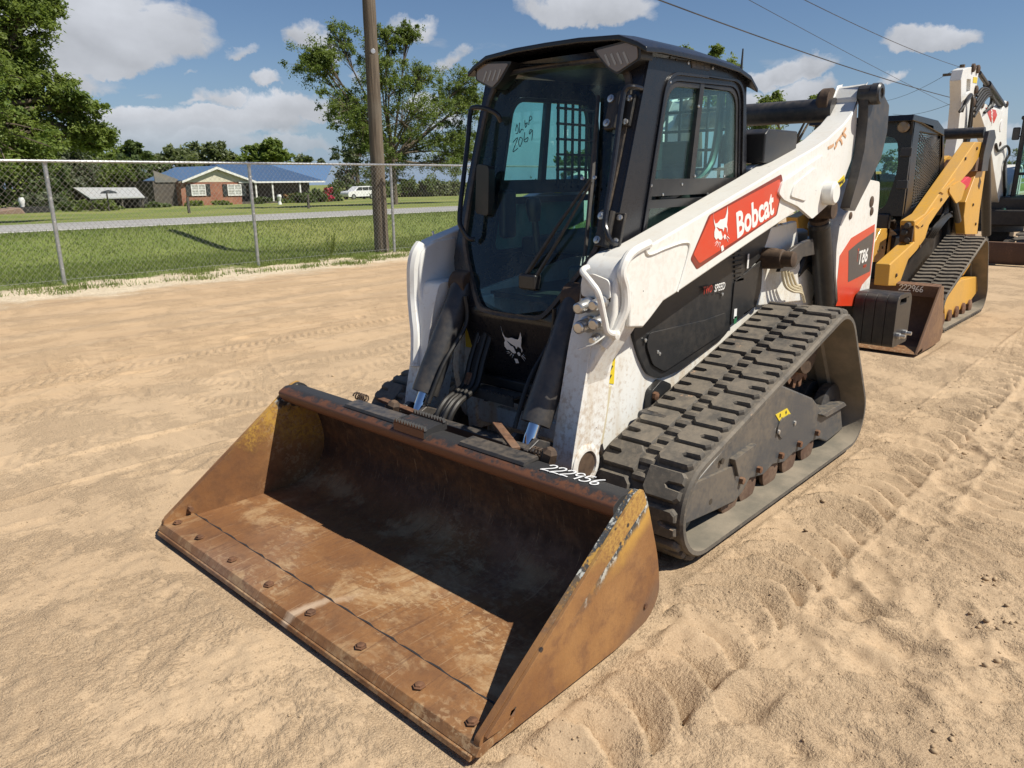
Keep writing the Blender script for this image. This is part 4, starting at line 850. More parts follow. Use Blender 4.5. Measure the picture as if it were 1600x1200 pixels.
# ---- yellow strip decal behind the left lower arm
q = [at(*u, 'y', .4515) for u in ((962, 545), (959, 600), (945, 598), (950, 565))]; MB().prism([(v.x, v.z) for v in q], .4505, .4525).build('warning_decal', M['yellowdecal'], body, smooth=None)
for k in range(3): v = at(953+2*k, 590-14*k, 'y', .453); MB().box((v.x, .4532, v.z), (.03, .001, .008), Matrix.Rotation(.8, 3, 'Y')).build('pictogram', M['inkblack'], body)
v0, v1 = at(944, 605, 'y', .47), at(932, 690, 'y', .47); MB().prism([(v0.x, v0.z), (v0.x-.05, v0.z), (v1.x-.04, v1.z-.02), (v1.x, v1.z-.03)], .45, .475).build('guide_bar', M['cream'], body, bev=.004)
v = at(1030, 612, 'y', .47); MB().prism(rounded([(v.x+.09, v.z+.02), (v.x, v.z+.06), (v.x-.09, v.z+.02), (v.x-.05, v.z-.08), (v.x+.10, v.z-.08)], .02, 3), .448, .483).build('track_guard', M['blackplastic'], body, bev=.008)
v = at(1021, 618, 'y', .48); MB().lathe((v.x, .47, v.z), (0, 1, 0), [(.02, 0), (.02, .03), (0, .035)], 6).build('frame_bolt', M['rust'], body)
# ---- rear counterweights: four ribbed slabs
wt = None
for k in range(4):
    y = .632+.064*k; pr = rounded([(-3.80, .50), (-3.79, .84), (-3.83, .875), (-3.94, .872), (-3.955, .80), (-4.02, .80), (-4.08, .84), (-4.10, .52)], .03, 3)
    pr = rounded([(-3.80, .49), (-3.795, .785), (-3.835, .822), (-4.06, .815), (-4.10, .775), (-4.10, .49)], .025, 3)
    hole = rounded([(-3.85, .757), (-3.86, .79), (-3.98, .79), (-3.99, .757)], .012, 2)
    MB().prism(pr, y, y+.061, holes=[hole]).build('counterweight', M['blackplastic'], L0, bev=.008, seg=3)
MB().box((-3.98, .66, .66), (.12, .30, .10)).build('weight_bracket', M['darksteel'], L0, bev=.006)
for x_, z_ in ((-3.87, .56), (-4.0, .56)): MB().lathe((x_, .885, z_), (0, 1, 0), [(.020, 0), (.020, .02), (.012, .022), (.012, .05), (0, .05)], 8).build('weight_bolt', M['steel'], L0)
MB().box((-3.75, 0, .82), (.34, .96, .66)).build('tailgate', M['blackplastic'], L0, bev=.03)
# ---- cab
CW = .46
FX = lambda z: -1.59+.296*(2.02-z)                      # slope of the front
cab_side = rounded([(FX(2.0), 2.0), (-2.30, 2.035), (-2.43, 1.985), (-2.50, 1.60), (-2.515, 1.0), (FX(.98)-.16, .98), (FX(1.12), 1.12)], [.02, .06, .06, .1, .02, .02, .1], 4)
hole = rounded([(-1.565, 1.16), (-1.735, 1.925), (-2.37, 1.945), (-2.465, 1.16)], [.05, .09, .09, .05], 6)
cs = MB().prism(cab_side, CW-.03, CW, holes=[hole]); cabL = cs.build('cab_frame', M['black'], L0, bev=.008, seg=3); cabR = mirror(cs).build('cab_frame', M['black'], L0, bev=.008, seg=3)
# recessed moulding round the side window
def ring(pts, d):
    n = len(pts); cx = sum(p[0] for p in pts)/n; cz = sum(p[1] for p in pts)/n; return [(p[0]+(p[0]-cx)*d, p[1]+(p[1]-cz)*d) for p in pts]
for s_, c_ in ((1, cabL), (-1, cabR)):
    q = MB().prism(ring(hole, .085), CW, CW+.010, holes=[ring(hole, .055)]); (q if s_ > 0 else mirror(q)).build('window_moulding', M['black'], c_, bev=.004)
    q = MB().prism(ring(hole, -.004), CW-.034, CW-.006, holes=[ring(hole, -.055)]); (q if s_ > 0 else mirror(q)).build('window_surround', M['blackplastic'], c_, bev=.003)
    # sliding panes, mullion, lower pane
    zb, zm = 1.16, 1.505
    def win(name, pl, y0, y1, m_, holes=()):
        q = MB().prism(pl, y0, y1, holes=holes); return (q if s_ > 0 else mirror(q)).build(name, m_, c_, smooth=None)
    win('window_bar', [(-1.60, 1.455), (-1.615, 1.525), (-2.465, 1.53), (-2.465, 1.46)], CW-.030, CW-.002, M['blackplastic'])
    win('window_bar', [(-1.595, 1.405), (-1.60, 1.44), (-2.465, 1.445), (-2.465, 1.41)], CW-.028, CW+.002, M['blackplastic'])
    win('mullion', [(-1.955, 1.52), (-2.005, 1.935), (-2.04, 1.935), (-1.995, 1.52)], CW-.030, CW-.004, M['blackplastic'])
    win('window_pane', [(-1.64, 1.52), (-1.715, 1.90), (-2.0, 1.915), (-1.96, 1.52)], CW-.024, CW-.020, M['glass'])
    win('window_pane', [(-1.985, 1.52), (-2.03, 1.915), (-2.365, 1.92), (-2.44, 1.52)], CW-.016, CW-.012, M['glass'])
    win('window_pane', [(-1.57, 1.17), (-1.62, 1.42), (-2.46, 1.42), (-2.46, 1.17)], CW-.020, CW-.016, M['glass'])
for k, (x_, y_) in enumerate(((1018, 290), (1066, 288), (1036, 304), (1106, 303), (1086, 275), (1132, 275), (1092, 166), (1048, 128))):
    q = at(x_, y_, 'y', CW); MB().lathe((q.x, CW-.004, q.z), (0, 1, 0), [(.006, 0), (.006, .005), (0, .006)], 8).build('cab_screw', M['steel'], cabL)
for k, (x_, y_) in enumerate(((1076, 98), (1114, 106), (1047, 90), (1057, 93))):
    q = at(x_, y_, 'y', CW+.002); MB().lathe((q.x, CW-.002, q.z), (0, 1, 0), [(.008 if k < 2 else .005, 0), (.008 if k < 2 else .005, .005), (0, .006)], 8).build('cab_screw', M['steel'] if k < 2 else M['inkblack'], cabL)
q = [at(*u, 'y', CW+.002) for u in ((1080, 94), (1109, 100), (1109, 111), (1081, 106))]; MB().prism([(v.x, v.z) for v in q], CW, CW+.003).build('serial_plate', M['darksteel'], cabL, smooth=None)
for k in range(3):
    for j in range(4):
        if (k+j) % 4 == 3: continue
        v = q[0].lerp(q[1], .12+.22*j).lerp(q[3].lerp(q[2], .12+.22*j), .2+.28*k); MB().box((v.x, CW+.0035, v.z), (.022, .001, .006)).build('serial_print', M['under'], cabL)
# front face with the door opening
hw = [(.0, 2.005), (.24, 2.002), (.32, 1.985), (.382, 1.925), (.402, 1.83), (.408, 1.62), (.398, 1.33), (.372, 1.22), (.27, 1.065), (.21, .985), (.155, .955), (0, .95)]
gl = hw+[(-y, z) for y, z in hw[-2:0:-1]]
gl = [(q.x, q.y) for q in spline([V((a, b, 0)) for a, b in gl+[gl[0]]], 3)][:-1]
def FXc(y, z): return FX(max(z, .93))+.035*(1-(y/CW)**2)-.28*max(0, .93-z)          # the door bows outwards a little
ff = [(CW-.012, 2.045), (-CW+.012, 2.045), (-CW+.012, 1.14), (-.33, .93), (-.31, .84), (-.29, .60), (.29, .60), (.31, .84), (.33, .93), (CW-.012, 1.14)]
ffd = []
for i in range(len(ff)):
    a_, b_ = ff[i], ff[(i+1) % len(ff)]
    for j in range(6): ffd.append((a_[0]+(b_[0]-a_[0])*j/6, a_[1]+(b_[1]-a_[1])*j/6))
MB().prism_fn([ffd, gl], lambda p: V((FXc(*p)-.035, p[0], p[1])), lambda p: V((FXc(*p), p[0], p[1]))).build('door_frame', M['black'], L0, smooth=40)
def gring(d0, d1, x0, x1):
    c_ = (0, 1.45); f = lambda l, d: [(y+(y-c_[0])*d, z+(z-c_[1])*d*.7) for y, z in l]
    return MB().prism_fn([f(gl, d0), f(gl, d1)], lambda p: V((FXc(*p)+x0, p[0], p[1])), lambda p: V((FXc(*p)+x1, p[0], p[1])))
gring(.03, -.02, -.004, .012).build('door_seal', paint('worn_seal', (.03, .028, .027), .6, .35, (.28, .2, .13)), L0, smooth=40)
# glass as a bowed sheet
gv = MB(); rows = 26
def hwz(z):
    z = min(max(z, .9501), 2.0049)
    for (y0, z0), (y1, z1) in zip(hw[:-1], hw[1:]):
        if z0 >= z >= z1 and z0 > z1: return y0+(y1-y0)*(z0-z)/(z0-z1)
    return .1
zs = [2.0045-(2.0045-.9505)*i/rows for i in range(rows+1)]; nc = 8; vs = []
for z in zs:
    h_ = hwz(z)
    for j in range(nc+1): y = h_*(2*j/nc-1); vs.append((FXc(y, z)-.008, y, z))
gv.add(vs, [(i*(nc+1)+j, (i+1)*(nc+1)+j, (i+1)*(nc+1)+j+1, i*(nc+1)+j+1) for i in range(rows) for j in range(nc)])
gv.build('windshield', M['glass'], L0, smooth=60)
# lower front panel with the emblem
ec = atp(804, 541, (FXc(0, .93), 0, .93), V((1, 0, -.28))); flat(CAT_W, ec, (0, 1, 0), (.28, 0, 1), .19, M['greylogo'], L0, 'cat_emblem', .004)
# roof and visor
ry = [-.50, -.455, -.37, -.18, 0, .18, .37, .455, .50]
def rz(y): return 2.10-.030*(abs(y)/.50)**3-(.022 if abs(y) > .45 else 0)-(.018 if abs(y) > .49 else 0)
def rx0(y): return -1.475-.02*(abs(y)/.5)**2
xs_ = [0, .12, .55, .80, .92, 1.0]
vs = []; n_ = len(ry)
for i, u in enumerate(xs_):
    for y in ry:
        x = rx0(y)+(-2.50-rx0(y))*u; dz = (-.008 if i == 0 else 0)-(.010 if i == 3 else .035 if i == 4 else .085 if i == 5 else 0); vs.append((x, y*(.985 if i > 2 else 1), rz(y)+dz))
k0 = len(vs); vs2 = [(x, y, z-.022) for x, y, z in vs]; fs = []
for i in range(len(xs_)-1):
    for j in range(n_-1):
        a_ = i*n_+j; fs.append((a_, a_+n_, a_+n_+1, a_+1)); fs.append(tuple(k0+t for t in (a_, a_+1, a_+n_+1, a_+n_)))
for j in range(n_-1):
    fs.append((j, j+1, k0+j+1, k0+j)); a_ = (len(xs_)-1)*n_+j; fs.append((a_+1, a_, k0+a_, k0+a_+1))
for i in range(len(xs_)-1):
    a_ = i*n_; fs.append((a_+n_, a_, k0+a_, k0+a_+n_)); a_ = i*n_+n_-1; fs.append((a_, a_+n_, k0+a_+n_, k0+a_))
roof = MB().add(vs+vs2, fs).build('roof', M['black'], L0, bev=.006, fixn=True)
MB().box((-2.0, 0, 2.035), (.84, .86, .02)).build('headliner', M['blackplastic'], roof)
for s_ in (1, -1):
    # work lamp: five sided housing with lens
    hp = [(.225, 2.045), (.40, 2.060), (.46, 2.04), (.465, 1.985), (.35, 1.935), (.30, 1.965)]
    hp = rounded(hp, .012, 2); q = MB().prism_fn([hp], lambda p: V((-1.60, p[0], p[1])), lambda p: V((-1.515+.02*(p[1]-1.97), p[0], p[1]))); (q if s_ > 0 else mirror(q)).build('headlight', M['blackplastic'], roof, bev=.006)
    lp3 = [((y-.365)*.86+.365, (z-1.995)*.84+1.995) for y, z in hp]
    q = MB().prism_fn([lp3], lambda p: V((-1.516, p[0], p[1])), lambda p: V((-1.511+.02*(p[1]-1.97), p[0], p[1]))); (q if s_ > 0 else mirror(q)).build('lamp_lens', M['lampglass'], roof, smooth=None)
    for k in range(4):
        q = MB().box((-1.5095, .305+.03*k, 1.995), (.002, .010, .05), Matrix.Rotation(.5, 3, 'X')); (q if s_ > 0 else mirror(q)).build('lamp_rib', M['lamprib'], roof)
    q = MB(); q.lathe((-1.575, s_*.385, 1.90), (1, 0, .3), [(.010, .0), (.010, .012), (0, .014)], 8); q.build('visor_screw', M['steel'], roof)
an0, an1 = at(1158, 112, 'y', .36), at(1161, 76, 'y', .36); MB().tube([V((an0.x, .36, 1.80)), an0, an1], [.009, .007, .004], 6).build('antenna', M['inkblack'], L0)
# rear wall of the cab with barred window
bars = MB(); bars.prism([(-CW+.01, .98), (CW-.01, .98), (CW-.03, 2.0), (-CW+.03, 2.0)], -2.50, -2.47, 'yz', holes=[[(-.36, 1.34), (.36, 1.34), (.34, 1.93), (-.34, 1.93)]])
bars.build('rear_wall', M['black'], L0)
rb = MB()
for k in range(9): rb.box((-2.48, -.32+.08*k, 1.635), (.012, .012, .60))
for k in range(6): rb.box((-2.481, 0, 1.38+.096*k), (.014, .72, .014))
rb.build('rear_window_guard', M['black'], L0)
rg = MB()
for k in range(6): rg.box((-2.07-.062*k, -CW+.05, 1.70), (.011, .012, .44))
for k in range(6): rg.box((-2.225, -CW+.051, 1.50+.078*k), (.33, .014, .012))
rg.build('side_window_guard', M['black'], L0)
MB().box((-2.0, 0, .97), (.92, .86, .03)).build('cab_floor', M['blackplastic'], L0)
# seat, joysticks, console inside
se = MB(); se.box((-2.08, -.0, 1.22), (.50, .50, .12)); seat = se.build('seat', M['seat'], L0, bev=.04, seg=3)
MB().box((-2.32, .05, 1.42), (.12, .44, .36), Matrix.Rotation(-.12, 3, 'Y')).build('seat_back', M['seat'], seat, bev=.05, seg=3); MB().box((-2.36, .10, 1.64), (.09, .26, .14)).build('headrest', M['seat'], seat, bev=.035, seg=3)
for s_ in (1, -1):
    q = MB(); q.tube([(-1.72, s_*.25, 1.18), (-1.70, s_*.25, 1.33)], [.022, .016], 10); q.lathe((-1.69, s_*.25, 1.39), (.1, 0, 1), [(.0, -.07), (.028, -.06), (.036, -.02), (.040, .02), (.03, .05), (0, .06)], 12); q.build('joystick', M['blackplastic'], seat)
    MB().box((-1.92, s_*.31, 1.20), (.42, .10, .10)).build('armrest', M['blackplastic'], seat, bev=.02)
MB().box((-1.47, .24, 1.06), (.06, .16, .20)).build('pedal_console', M['blackplastic'], L0, bev=.02)
q = MB(); q.tube(spline([(-2.38, .36, 1.95), (-2.25, .40, 1.60), (-1.95, .40, 1.46), (-1.80, .39, 1.44)], 6), .018, 8); q.build('lap_bar', M['blackplastic'], L0)
q = MB(); q.box((-1.80, .365, 1.66), (.05, .05, .20)); q.tube([(-1.80, .365, 1.58), (-1.79, .37, 1.40)], .02, 8); q.build('display_stalk', M['blackplastic'], L0, bev=.008)
MB().box((-1.66, -.40, 1.36), (.10, .05, .24)).build('side_console', M['blackplastic'], L0, bev=.02)
MB().box((-2.10, -.432, 1.47), (.06, .003, .03)).build('warning_decal', M['yellowdecal'], cabR)
for st_ in ([(0, .5), (.1, 1), (.2, .5), (.15, .2), (0, .3)], [(.3, 1), (.3, .1), (.45, .3), (.6, .1)], [(.7, .9), (.75, .2), (.9, .5), (.72, .5)], [(1.0, .2), (1.1, .9), (1.25, .6), (1.0, .5)]):
    MB().strip(spline([V((-1.76-.10*x, -CW+.026, 1.735+.055*y+.05*x)) for x, y in st_], 4), .004, (0, 1, 0), .001).build('marker_scrawl', M['inkblack'], cabR, smooth=None)
for st_ in ([(0, .9), (.3, 1), (.1, .5), (0, .2), (.3, .2)], [(.45, .9), (.6, .6), (.45, .2), (.35, .6), (.45, .9)], [(.75, 1), (.7, .4), (.9, .2), (.95, .45), (.72, .45)], [(1.25, .7), (1.1, .9), (1.05, .6), (1.25, .7), (1.2, 0)]):
    MB().strip(spline([V((-1.74-.12*x, -CW+.026, 1.65+.065*y+.06*x)) for x, y in st_], 4), .004, (0, 1, 0), .001).build('marker_scrawl', M['inkblack'], cabR, smooth=None)
# ---- door fittings: grab bars, hinges, wiper
n_f = V((1, 0, .296)).normalized()
def dp(x_, y_, o_=0): return atp(x_, y_, (FX(2.02)+.012+o_, 0, 2.02), n_f)
gb = [atp(1002, 139, (FX(2.02), 0, 2.02), n_f), dp(990, 136, .05), dp(978, 139, .07), dp(972, 160, .07), dp(958, 260, .07), dp(946, 340, .07), dp(948, 362, .07), dp(955, 378, .05), dp(966, 381, .0)]
MB().tube(spline(gb, 5), .0115, 10).build('grab_handle', M['black'], L0)
rbar = [(735, 168), (756, 172)]
def rp(x_, y_, o_): return atp(x_, y_, (FX(2.02)+o_, 0, 2.02), n_f)
MB().tube(spline([rp(783, 190, .03), rp(776, 178, .06), rp(760, 170, .08), rp(742, 168, .09), rp(735, 176, .09), rp(731, 220, .09), rp(724, 280, .09), rp(718, 340, .09), rp(722, 358, .08), rp(732, 372, .05), rp(742, 374, .03)], 5), .0115, 10).build('mirror_bar', M['black'], L0)
mr = MB(); c0 = rp(755, 295, .06); mr.prism_fn([rounded([(-.045, -.11), (.04, -.12), (.05, .10), (-.03, .11)], .02, 3)], lambda p: c0+V((-.03, p[0], p[1])), lambda p: c0+V((.012, p[0], p[1]*1.02))); mr.build('door_latch', M['blackplastic'], L0, bev=.008)
for zc_ in ((952, 190), (937, 372)):
    c1 = dp(zc_[0]+2, zc_[1]-15, .005); hb = MB(); hb.box(c1+V((.004, .01, 0)), (.02, .045, .15), Matrix.Rotation(-.285, 3, 'Y')); hg = hb.build('hinge', M['inkblack'], L0, bev=.006)
    for dz in (.05, -.045): MB().lathe(c1+V((.012-.296*dz*.9, .002, dz)), n_f, [(.016, 0), (.016, .008), (.009, .010), (.009, .016), (0, .017)], 12).build('hinge_bolt', M['steel'], hg)
    MB().cyl(c1+V((.012, .06, .07)), c1+V((.052, .06, -.07)), .016, n=10).build('hinge_barrel', M['inkblack'], hg)
    MB().box(c1+V((.0, .085, -.0)), (.016, .05, .13), Matrix.Rotation(-.285, 3, 'Y')).build('hinge_leaf', M['inkblack'], hg, bev=.004)
    for dz in (.045, -.045): MB().lathe(c1+V((.01-.296*dz*.9, .092, dz)), n_f, [(.012, 0), (.012, .008), (0, .012)], 10).build('hinge_bolt', M['steel'], hg)
wp = MB(); wp.tube([dp(935, 150, .02), dp(925, 280, .03), dp(914, 400, .02)], [.008, .012, .008], 6); wpo = wp.build('wiper_blade', M['inkblack'], L0)
MB().tube([dp(922, 280, .045), dp(870, 355, .05), dp(822, 430, .03)], [.006, .008, .012], 6).build('wiper_arm', M['inkblack'], wpo)
MB().tube([dp(924, 284, .045), dp(880, 362, .045), dp(838, 432, .03)], [.006, .007, .010], 6).build('wiper_arm', M['inkblack'], wpo)
MB().box(dp(828, 440, .02), (.05, .10, .07)).build('wiper_motor', M['blackplastic'], wpo, bev=.012)
for x_, y_ in ((911, 279), (930, 278)): MB().lathe(dp(x_, y_, .05), n_f, [(.008, 0), (.008, .008), (0, .01)], 8).build('wiper_screw', M['steel'], wpo)
# exhaust / air box behind the cab
ab_ = MB(); ab_.prism([(-2.56, 1.60), (-2.56, 1.74), (-2.60, 1.765), (-2.95, 1.765), (-2.95, 1.60)], .28, .52); axb = ab_.build('air_box', M['blackplastic'], L0, bev=.01)
MB().box((-2.70, .44, 1.70), (.02, .14, .06)).build('air_grille', M['inkblack'], axb); MB().box((-2.75, .0, 1.36), (.40, .8, .20)).build('rear_hood', M['blackplastic'], L0, bev=.03)
whd = xz([(1168, 262), (1180, 255), (1226, 232), (1228, 240), (1200, 262), (1170, 285)], .45); MB().prism(rounded(whd, .02, 3), .43, .47).build('hood_flange', M['white'], L0, bev=.008)

# ---- tracks
M['rollerrust'] = paint('dusty_roller', (.10, .055, .035), .75, .5, (.26, .18, .12), bumps=.4)
def hull_path(circs, n=10):
    k = len(circs); segs = []
    for i in range(k):
        (x0, z0, r0), (x1, z1, r1) = circs[i], circs[(i+1) % k]; d = math.hypot(x1-x0, z1-z0); a = math.atan2(z1-z0, x1-x0); b = math.acos((r0-r1)/d); t = a+b; segs.append((t, i, (i+1) % k))
    pts = []
    for i in range(k):
        t_in = segs[i-1][0]; t_out = segs[i][0]; x, z, r = circs[i]
        while t_out > t_in: t_out -= 2*math.pi
        while t_out <= t_in-2*math.pi: t_out += 2*math.pi
        for j in range(n+1): t = t_in+(t_out-t_in)*j/n; pts.append((x+r*math.cos(t), z+r*math.sin(t)))
    return pts
def resample(pts, n):
    P = np.array(pts+[pts[0]]); s = np.concatenate([[0], np.cumsum(np.hypot(*np.diff(P, axis=0).T))]); u = np.linspace(0, s[-1], n, endpoint=False)
    return np.stack([np.interp(u, s, P[:, 0]), np.interp(u, s, P[:, 1])], -1), s[-1]
def make_track(root, cx, yc, wid, circs, npitch, lugmesh_fn, mats, body_name='track', inset=.030, thick=.026):
    base = [(x+cx, z, r-inset) for x, z, r in circs]; pts = hull_path(base, 14); P, Lg = resample(pts, npitch*6); n = len(P)
    T = np.roll(P, -1, 0)-np.roll(P, 1, 0); T /= np.linalg.norm(T, axis=1)[:, None]; Nn = np.stack([-T[:, 1], T[:, 0]], -1)
    ctr = P.mean(0)
    if ((P-ctr)*Nn).sum() < 0: Nn = -Nn
    b = MB(); prof = [(-wid/2, 0), (-wid/2, thick*.7), (-wid/2+.012, thick), (wid/2-.012, thick), (wid/2, thick*.7), (wid/2, 0), (.04, -.002), (.03, -.02), (-.03, -.02), (-.04, -.002)]
    vs = [(P[i, 0]+Nn[i, 0]*(h-thick), yc+y, P[i, 1]+Nn[i, 1]*(h-thick)) for i in range(n) for y, h in prof]; m_ = len(prof)
    fs = []; mi = []
    for i in range(n):
        for j in range(m_):
            i2 = (i+1) % n; j2 = (j+1) % m_; fs.append((i*m_+j, i*m_+j2, i2*m_+j2, i2*m_+j)); mi.append(1 if j >= 5 else 0)
    b.v = vs; b.f = fs; b.m = mi; tr = b.build(body_name, None, root, mats=mats, smooth=30, fixn=True)
    o0 = ORI[root]; src = None
    for half in (0, 1):
        for k in range(npitch):
            i = (k*6+3*half) % n; a = math.atan2(T[i, 1], T[i, 0]); 
            X = V((T[i, 0], 0, T[i, 1])); Z = V((Nn[i, 0], 0, Nn[i, 1])); Y = Z.cross(X)
            if half: X = -X; Y = -Y
            mt = Matrix((X, Y, Z)).transposed().to_4x4(); mt.translation = V((P[i, 0], yc, P[i, 1]))-o0
            if src is None: src = bpy.data.objects.new('lug', lugmesh_fn(Lg/npitch)); o = src
            else: o = src.copy(); o.name = 'lug'
            COL.objects.link(o); o.parent = tr; o.matrix_local = mt
    return tr, P, Lg
def lug_mesh(pitch):
    # pad from the centre line to the edge, with a notch from the outer end and a rounded nub at the middle
    b = MB(); L = pitch*.885; h = .020; W = .198; y0 = .028
    def lp(k, g):
        e = L/2*k; return [(-e, y0+g), (e*.55, y0+g), (e, y0+.022+g), (e, W-.016-g), (e-.016, W-g), (.012+g, W-g), (.009+g, W-.06-g), (0, W-.072-g), (-.009-g, W-.06-g), (-.012-g, W-g), (-e+.016, W-g), (-e, W-.016-g)]
    def slab(l0, z0, l1, z1):
        n_ = len(l0); b.prism_fn([list(range(n_)) and l0], lambda p: V((p[0], p[1], z0)), lambda p, m_=dict(zip(l0, l1)): V((*m_[p], z1)))
    slab(lp(1.0, 0), -.004, lp(.97, .002), h*.62); slab(lp(.969, .0021), h*.61, lp(.90, .006), h)
    b.lathe((0, 0, .0), (0, 1, 0), [(.0, -.034), (.018, -.031), (.022, -.02), (.022, .02), (.018, .031), (0, .034)], 8)
    me = b.mesh('lug', smooth=30); me.materials.append(M['rubber']); return me
CIRC = [(-1.425, .243, .243), (-3.10, .216, .216), (-2.775, .628, .252)]
# front idler, rear idler, sprocket listed clockwise when seen from +y
def undercarriage(root, tr, s_, cx, yc, wid, mats, circs, y_out):
    up_, ru, dk = mats
    def P(b): return b if s_ > 0 else mirror(b)
    return None
tracks = []
for s_ in (1, -1):
    tr, Pp, Lg = make_track(L0, 0 if s_ > 0 else .06, .7085 if s_ > 0 else -.775, .443, CIRC, 34, lug_mesh, [M['rubber'], M['rubberin']]); tracks.append(tr)
for s_, tr in ((1, tracks[0]), (-1, tracks[1])):
    def P(b): return b if s_ > 0 else mirror(b)
    fp = xz([(1063, 822), (1072, 785), (1085, 757), (1120, 715), (1165, 660), (1215, 605), (1222, 602), (1270, 622), (1290, 649), (1314, 636), (1317, 670), (1292, 690), (1280, 686), (1268, 690), (1256, 702), (1240, 708), (1226, 722), (1208, 726), (1193, 742), (1172, 748), (1160, 770), (1150, 782), (1118, 797)], .84)
    uf = P(MB().prism(fp, .74, .84)).build('undercarriage_frame', M['under'], tr, bev=.008)
    fs_ = xz([(1063, 822), (1073, 783), (1088, 754), (1147, 727), (1151, 770), (1147, 783), (1118, 797)], .85); P(MB().prism(fs_, .835, .853)).build('front_guard', M['under'], tr, bev=.005)
    ga = xz([(1146, 718), (1180, 693), (1178, 702), (1152, 745)], .86); P(MB().prism(ga, .838, .868)).build('gusset_rib', M['under'], tr, bev=.004)
    rb_ = xz([(1284, 648), (1290, 652), (1322, 633), (1318, 628)], .86); P(MB().prism(rb_, .72, .865)).build('scraper_bracket', M['under'], tr, bev=.004)
    dc = xz([(1214, 672), (1220, 655), (1236, 646), (1243, 658), (1240, 667), (1220, 686)], .846); P(MB().prism(rounded(dc, .02, 3), .838, .848)).build('cover_plate', M['under'], tr, bev=.004)
    for x_, y_ in ((1217, 675), (1242, 661)): q = at(x_, y_, 'y', .85); P(MB().lathe((q.x, .846, q.z), (0, 1, 0), [(.012, 0), (.012, .008), (0, .011)], 8)).build('cover_bolt', M['steel'], tr)
    q = [at(*u, 'y', .8425) for u in ((1212, 648), (1230, 638), (1238, 651), (1219, 660))]; P(MB().prism([(v.x, v.z) for v in q], .8405, .843)).build('warning_decal', M['yellowdecal'], tr, smooth=None)
    for k in range(4): v = q[0].lerp(q[1], .25+.5*(k % 2)).lerp(q[3].lerp(q[2], .25+.5*(k % 2)), .3+.4*(k//2)); P(MB().box((v.x, .8436, v.z), (.012, .001, .018), Matrix.Rotation(.6*k, 3, 'Y'))).build('pictogram', M['inkblack'], tr)
    for x_, y_ in ((1111, 784), (1130, 721)): q = at(x_, y_, 'y', .855); P(MB().lathe((q.x, .848, q.z), (0, 1, 0), [(.014, 0), (.014, .006), (.012, .0061), (0, .0062)], 12)).build('port_hole', M['inkblack'], tr)
    for i, (x_, y_) in enumerate(((1146, 777), (1174, 755), (1209, 734), (1238, 717), (1266, 701))):
        q = at(x_, y_, 'y', .84); P(MB().lathe((q.x, .715, .118), (0, 1, 0), [(.055, 0), (.088, .01), (.088, .05), (.062, .055), (.062, .085), (.086, .09), (.086, .108), (.06, .112), (.0, .112)], 22)).build('roller', M['rollerrust'], tr)
        P(MB().lathe((q.x-.055, .83, .19), (0, 1, 0), [(.017, 0), (.017, .03), (0, .034)], 6)).build('roller_bolt', M['rust'], tr)
    P(MB().lathe((-1.425, .62, .243), (0, 1, 0), [(.0, 0), (.18, .0), (.19, .02), (.19, .06), (.12, .07), (.12, .11), (.19, .12), (.19, .17), (.17, .18), (0, .19)], 28)).build('front_idler', M['under'], tr)
    P(MB().lathe((-3.10, .62, .216), (0, 1, 0), [(.0, 0), (.15, .0), (.165, .02), (.165, .06), (.10, .07), (.10, .11), (.165, .12), (.165, .17), (.14, .18), (.05, .18), (.05, .2), (0, .2)], 28)).build('rear_idler', M['darksteel'], tr)
    tooth = []
    for k in range(15):
        a_ = 2*math.pi*k/15
        for da, r_ in ((-.16, .165), (-.08, .205), (.06, .205), (.14, .165)): tooth.append((-2.775+r_*math.cos(a_+da), .628+r_*math.sin(a_+da)))
    P(MB().prism(tooth, .68, .72)).build('sprocket', M['rust'], tr); P(MB().lathe((-2.775, .50, .628), (0, 1, 0), [(.15, 0), (.15, .17), (.12, .20), (.12, .26), (.05, .27), (0, .27)], 24)).build('drive_motor', M['mud'], tr)
    P(MB().box((-2.3, .56, .42), (1.5, .16, .22))).build('track_carrier', M['darksteel'], tr, bev=.02)
# ================================================================== the yellow loader parked behind
M['yellow'] = paint('yellow_machine_paint', (.62, .335, .045), .42, .25, (.40, .27, .14), chips=.07, chipcol=(.10, .07, .05), coat=.1)
M['darkrust'] = paint('dark_rusty_steel', (.085, .045, .030), .7, .5, (.22, .12, .07), bumps=.3)
M['strap'] = paint('red_strap', (.60, .03, .06), .6, .05)
YC = -.50
Y0 = empty('yellow_track_loader', (-7.9, YC, 0), 'yellow compact track loader with caged black cab parked behind the white one', 'track loader')
def ypair(f, name, mat, parent, **k):           # build at +y offset d and mirror about the machine's own centre line
    b = f(); a = b.build(name, mat, parent, **k); q = MB(); q.v = [(x, 2*YC-y, z) for x, y, z in b.v]; q.f = [t[::-1] for t in b.f]; q.m = list(b.m); return a, q.build(name, mat, parent, **k)
bx0 = -5.93; hwY = 1.013
pin_ = [(bx0+x*.78, z) for x, z in inner]; pout = [(bx0+x*.78, z) for x, z in outer]
yb = MB().prism(pin_+pout[::-1], YC-hwY+.002, YC+hwY-.002).build('bucket', M['darkrust'], Y0, smooth=50)
spY = [(bx0, .012), (bx0-.02, .04), (bx0-.52, .56), (bx0-.60, .555), (bx0-.80, .10), (bx0-.74, .02), (bx0-.5, .008)]
ypair(lambda: MB().prism(spY, YC+hwY-.02, YC+hwY), 'side_plate', M['bouter'], yb, bev=.003)
MB().prism([(bx0, .012), (bx0-.02, .028), (bx0-.16, .05), (bx0-.16, .02)], YC-hwY, YC+hwY).build('cutting_edge', M['bedge'], yb, bev=.002)
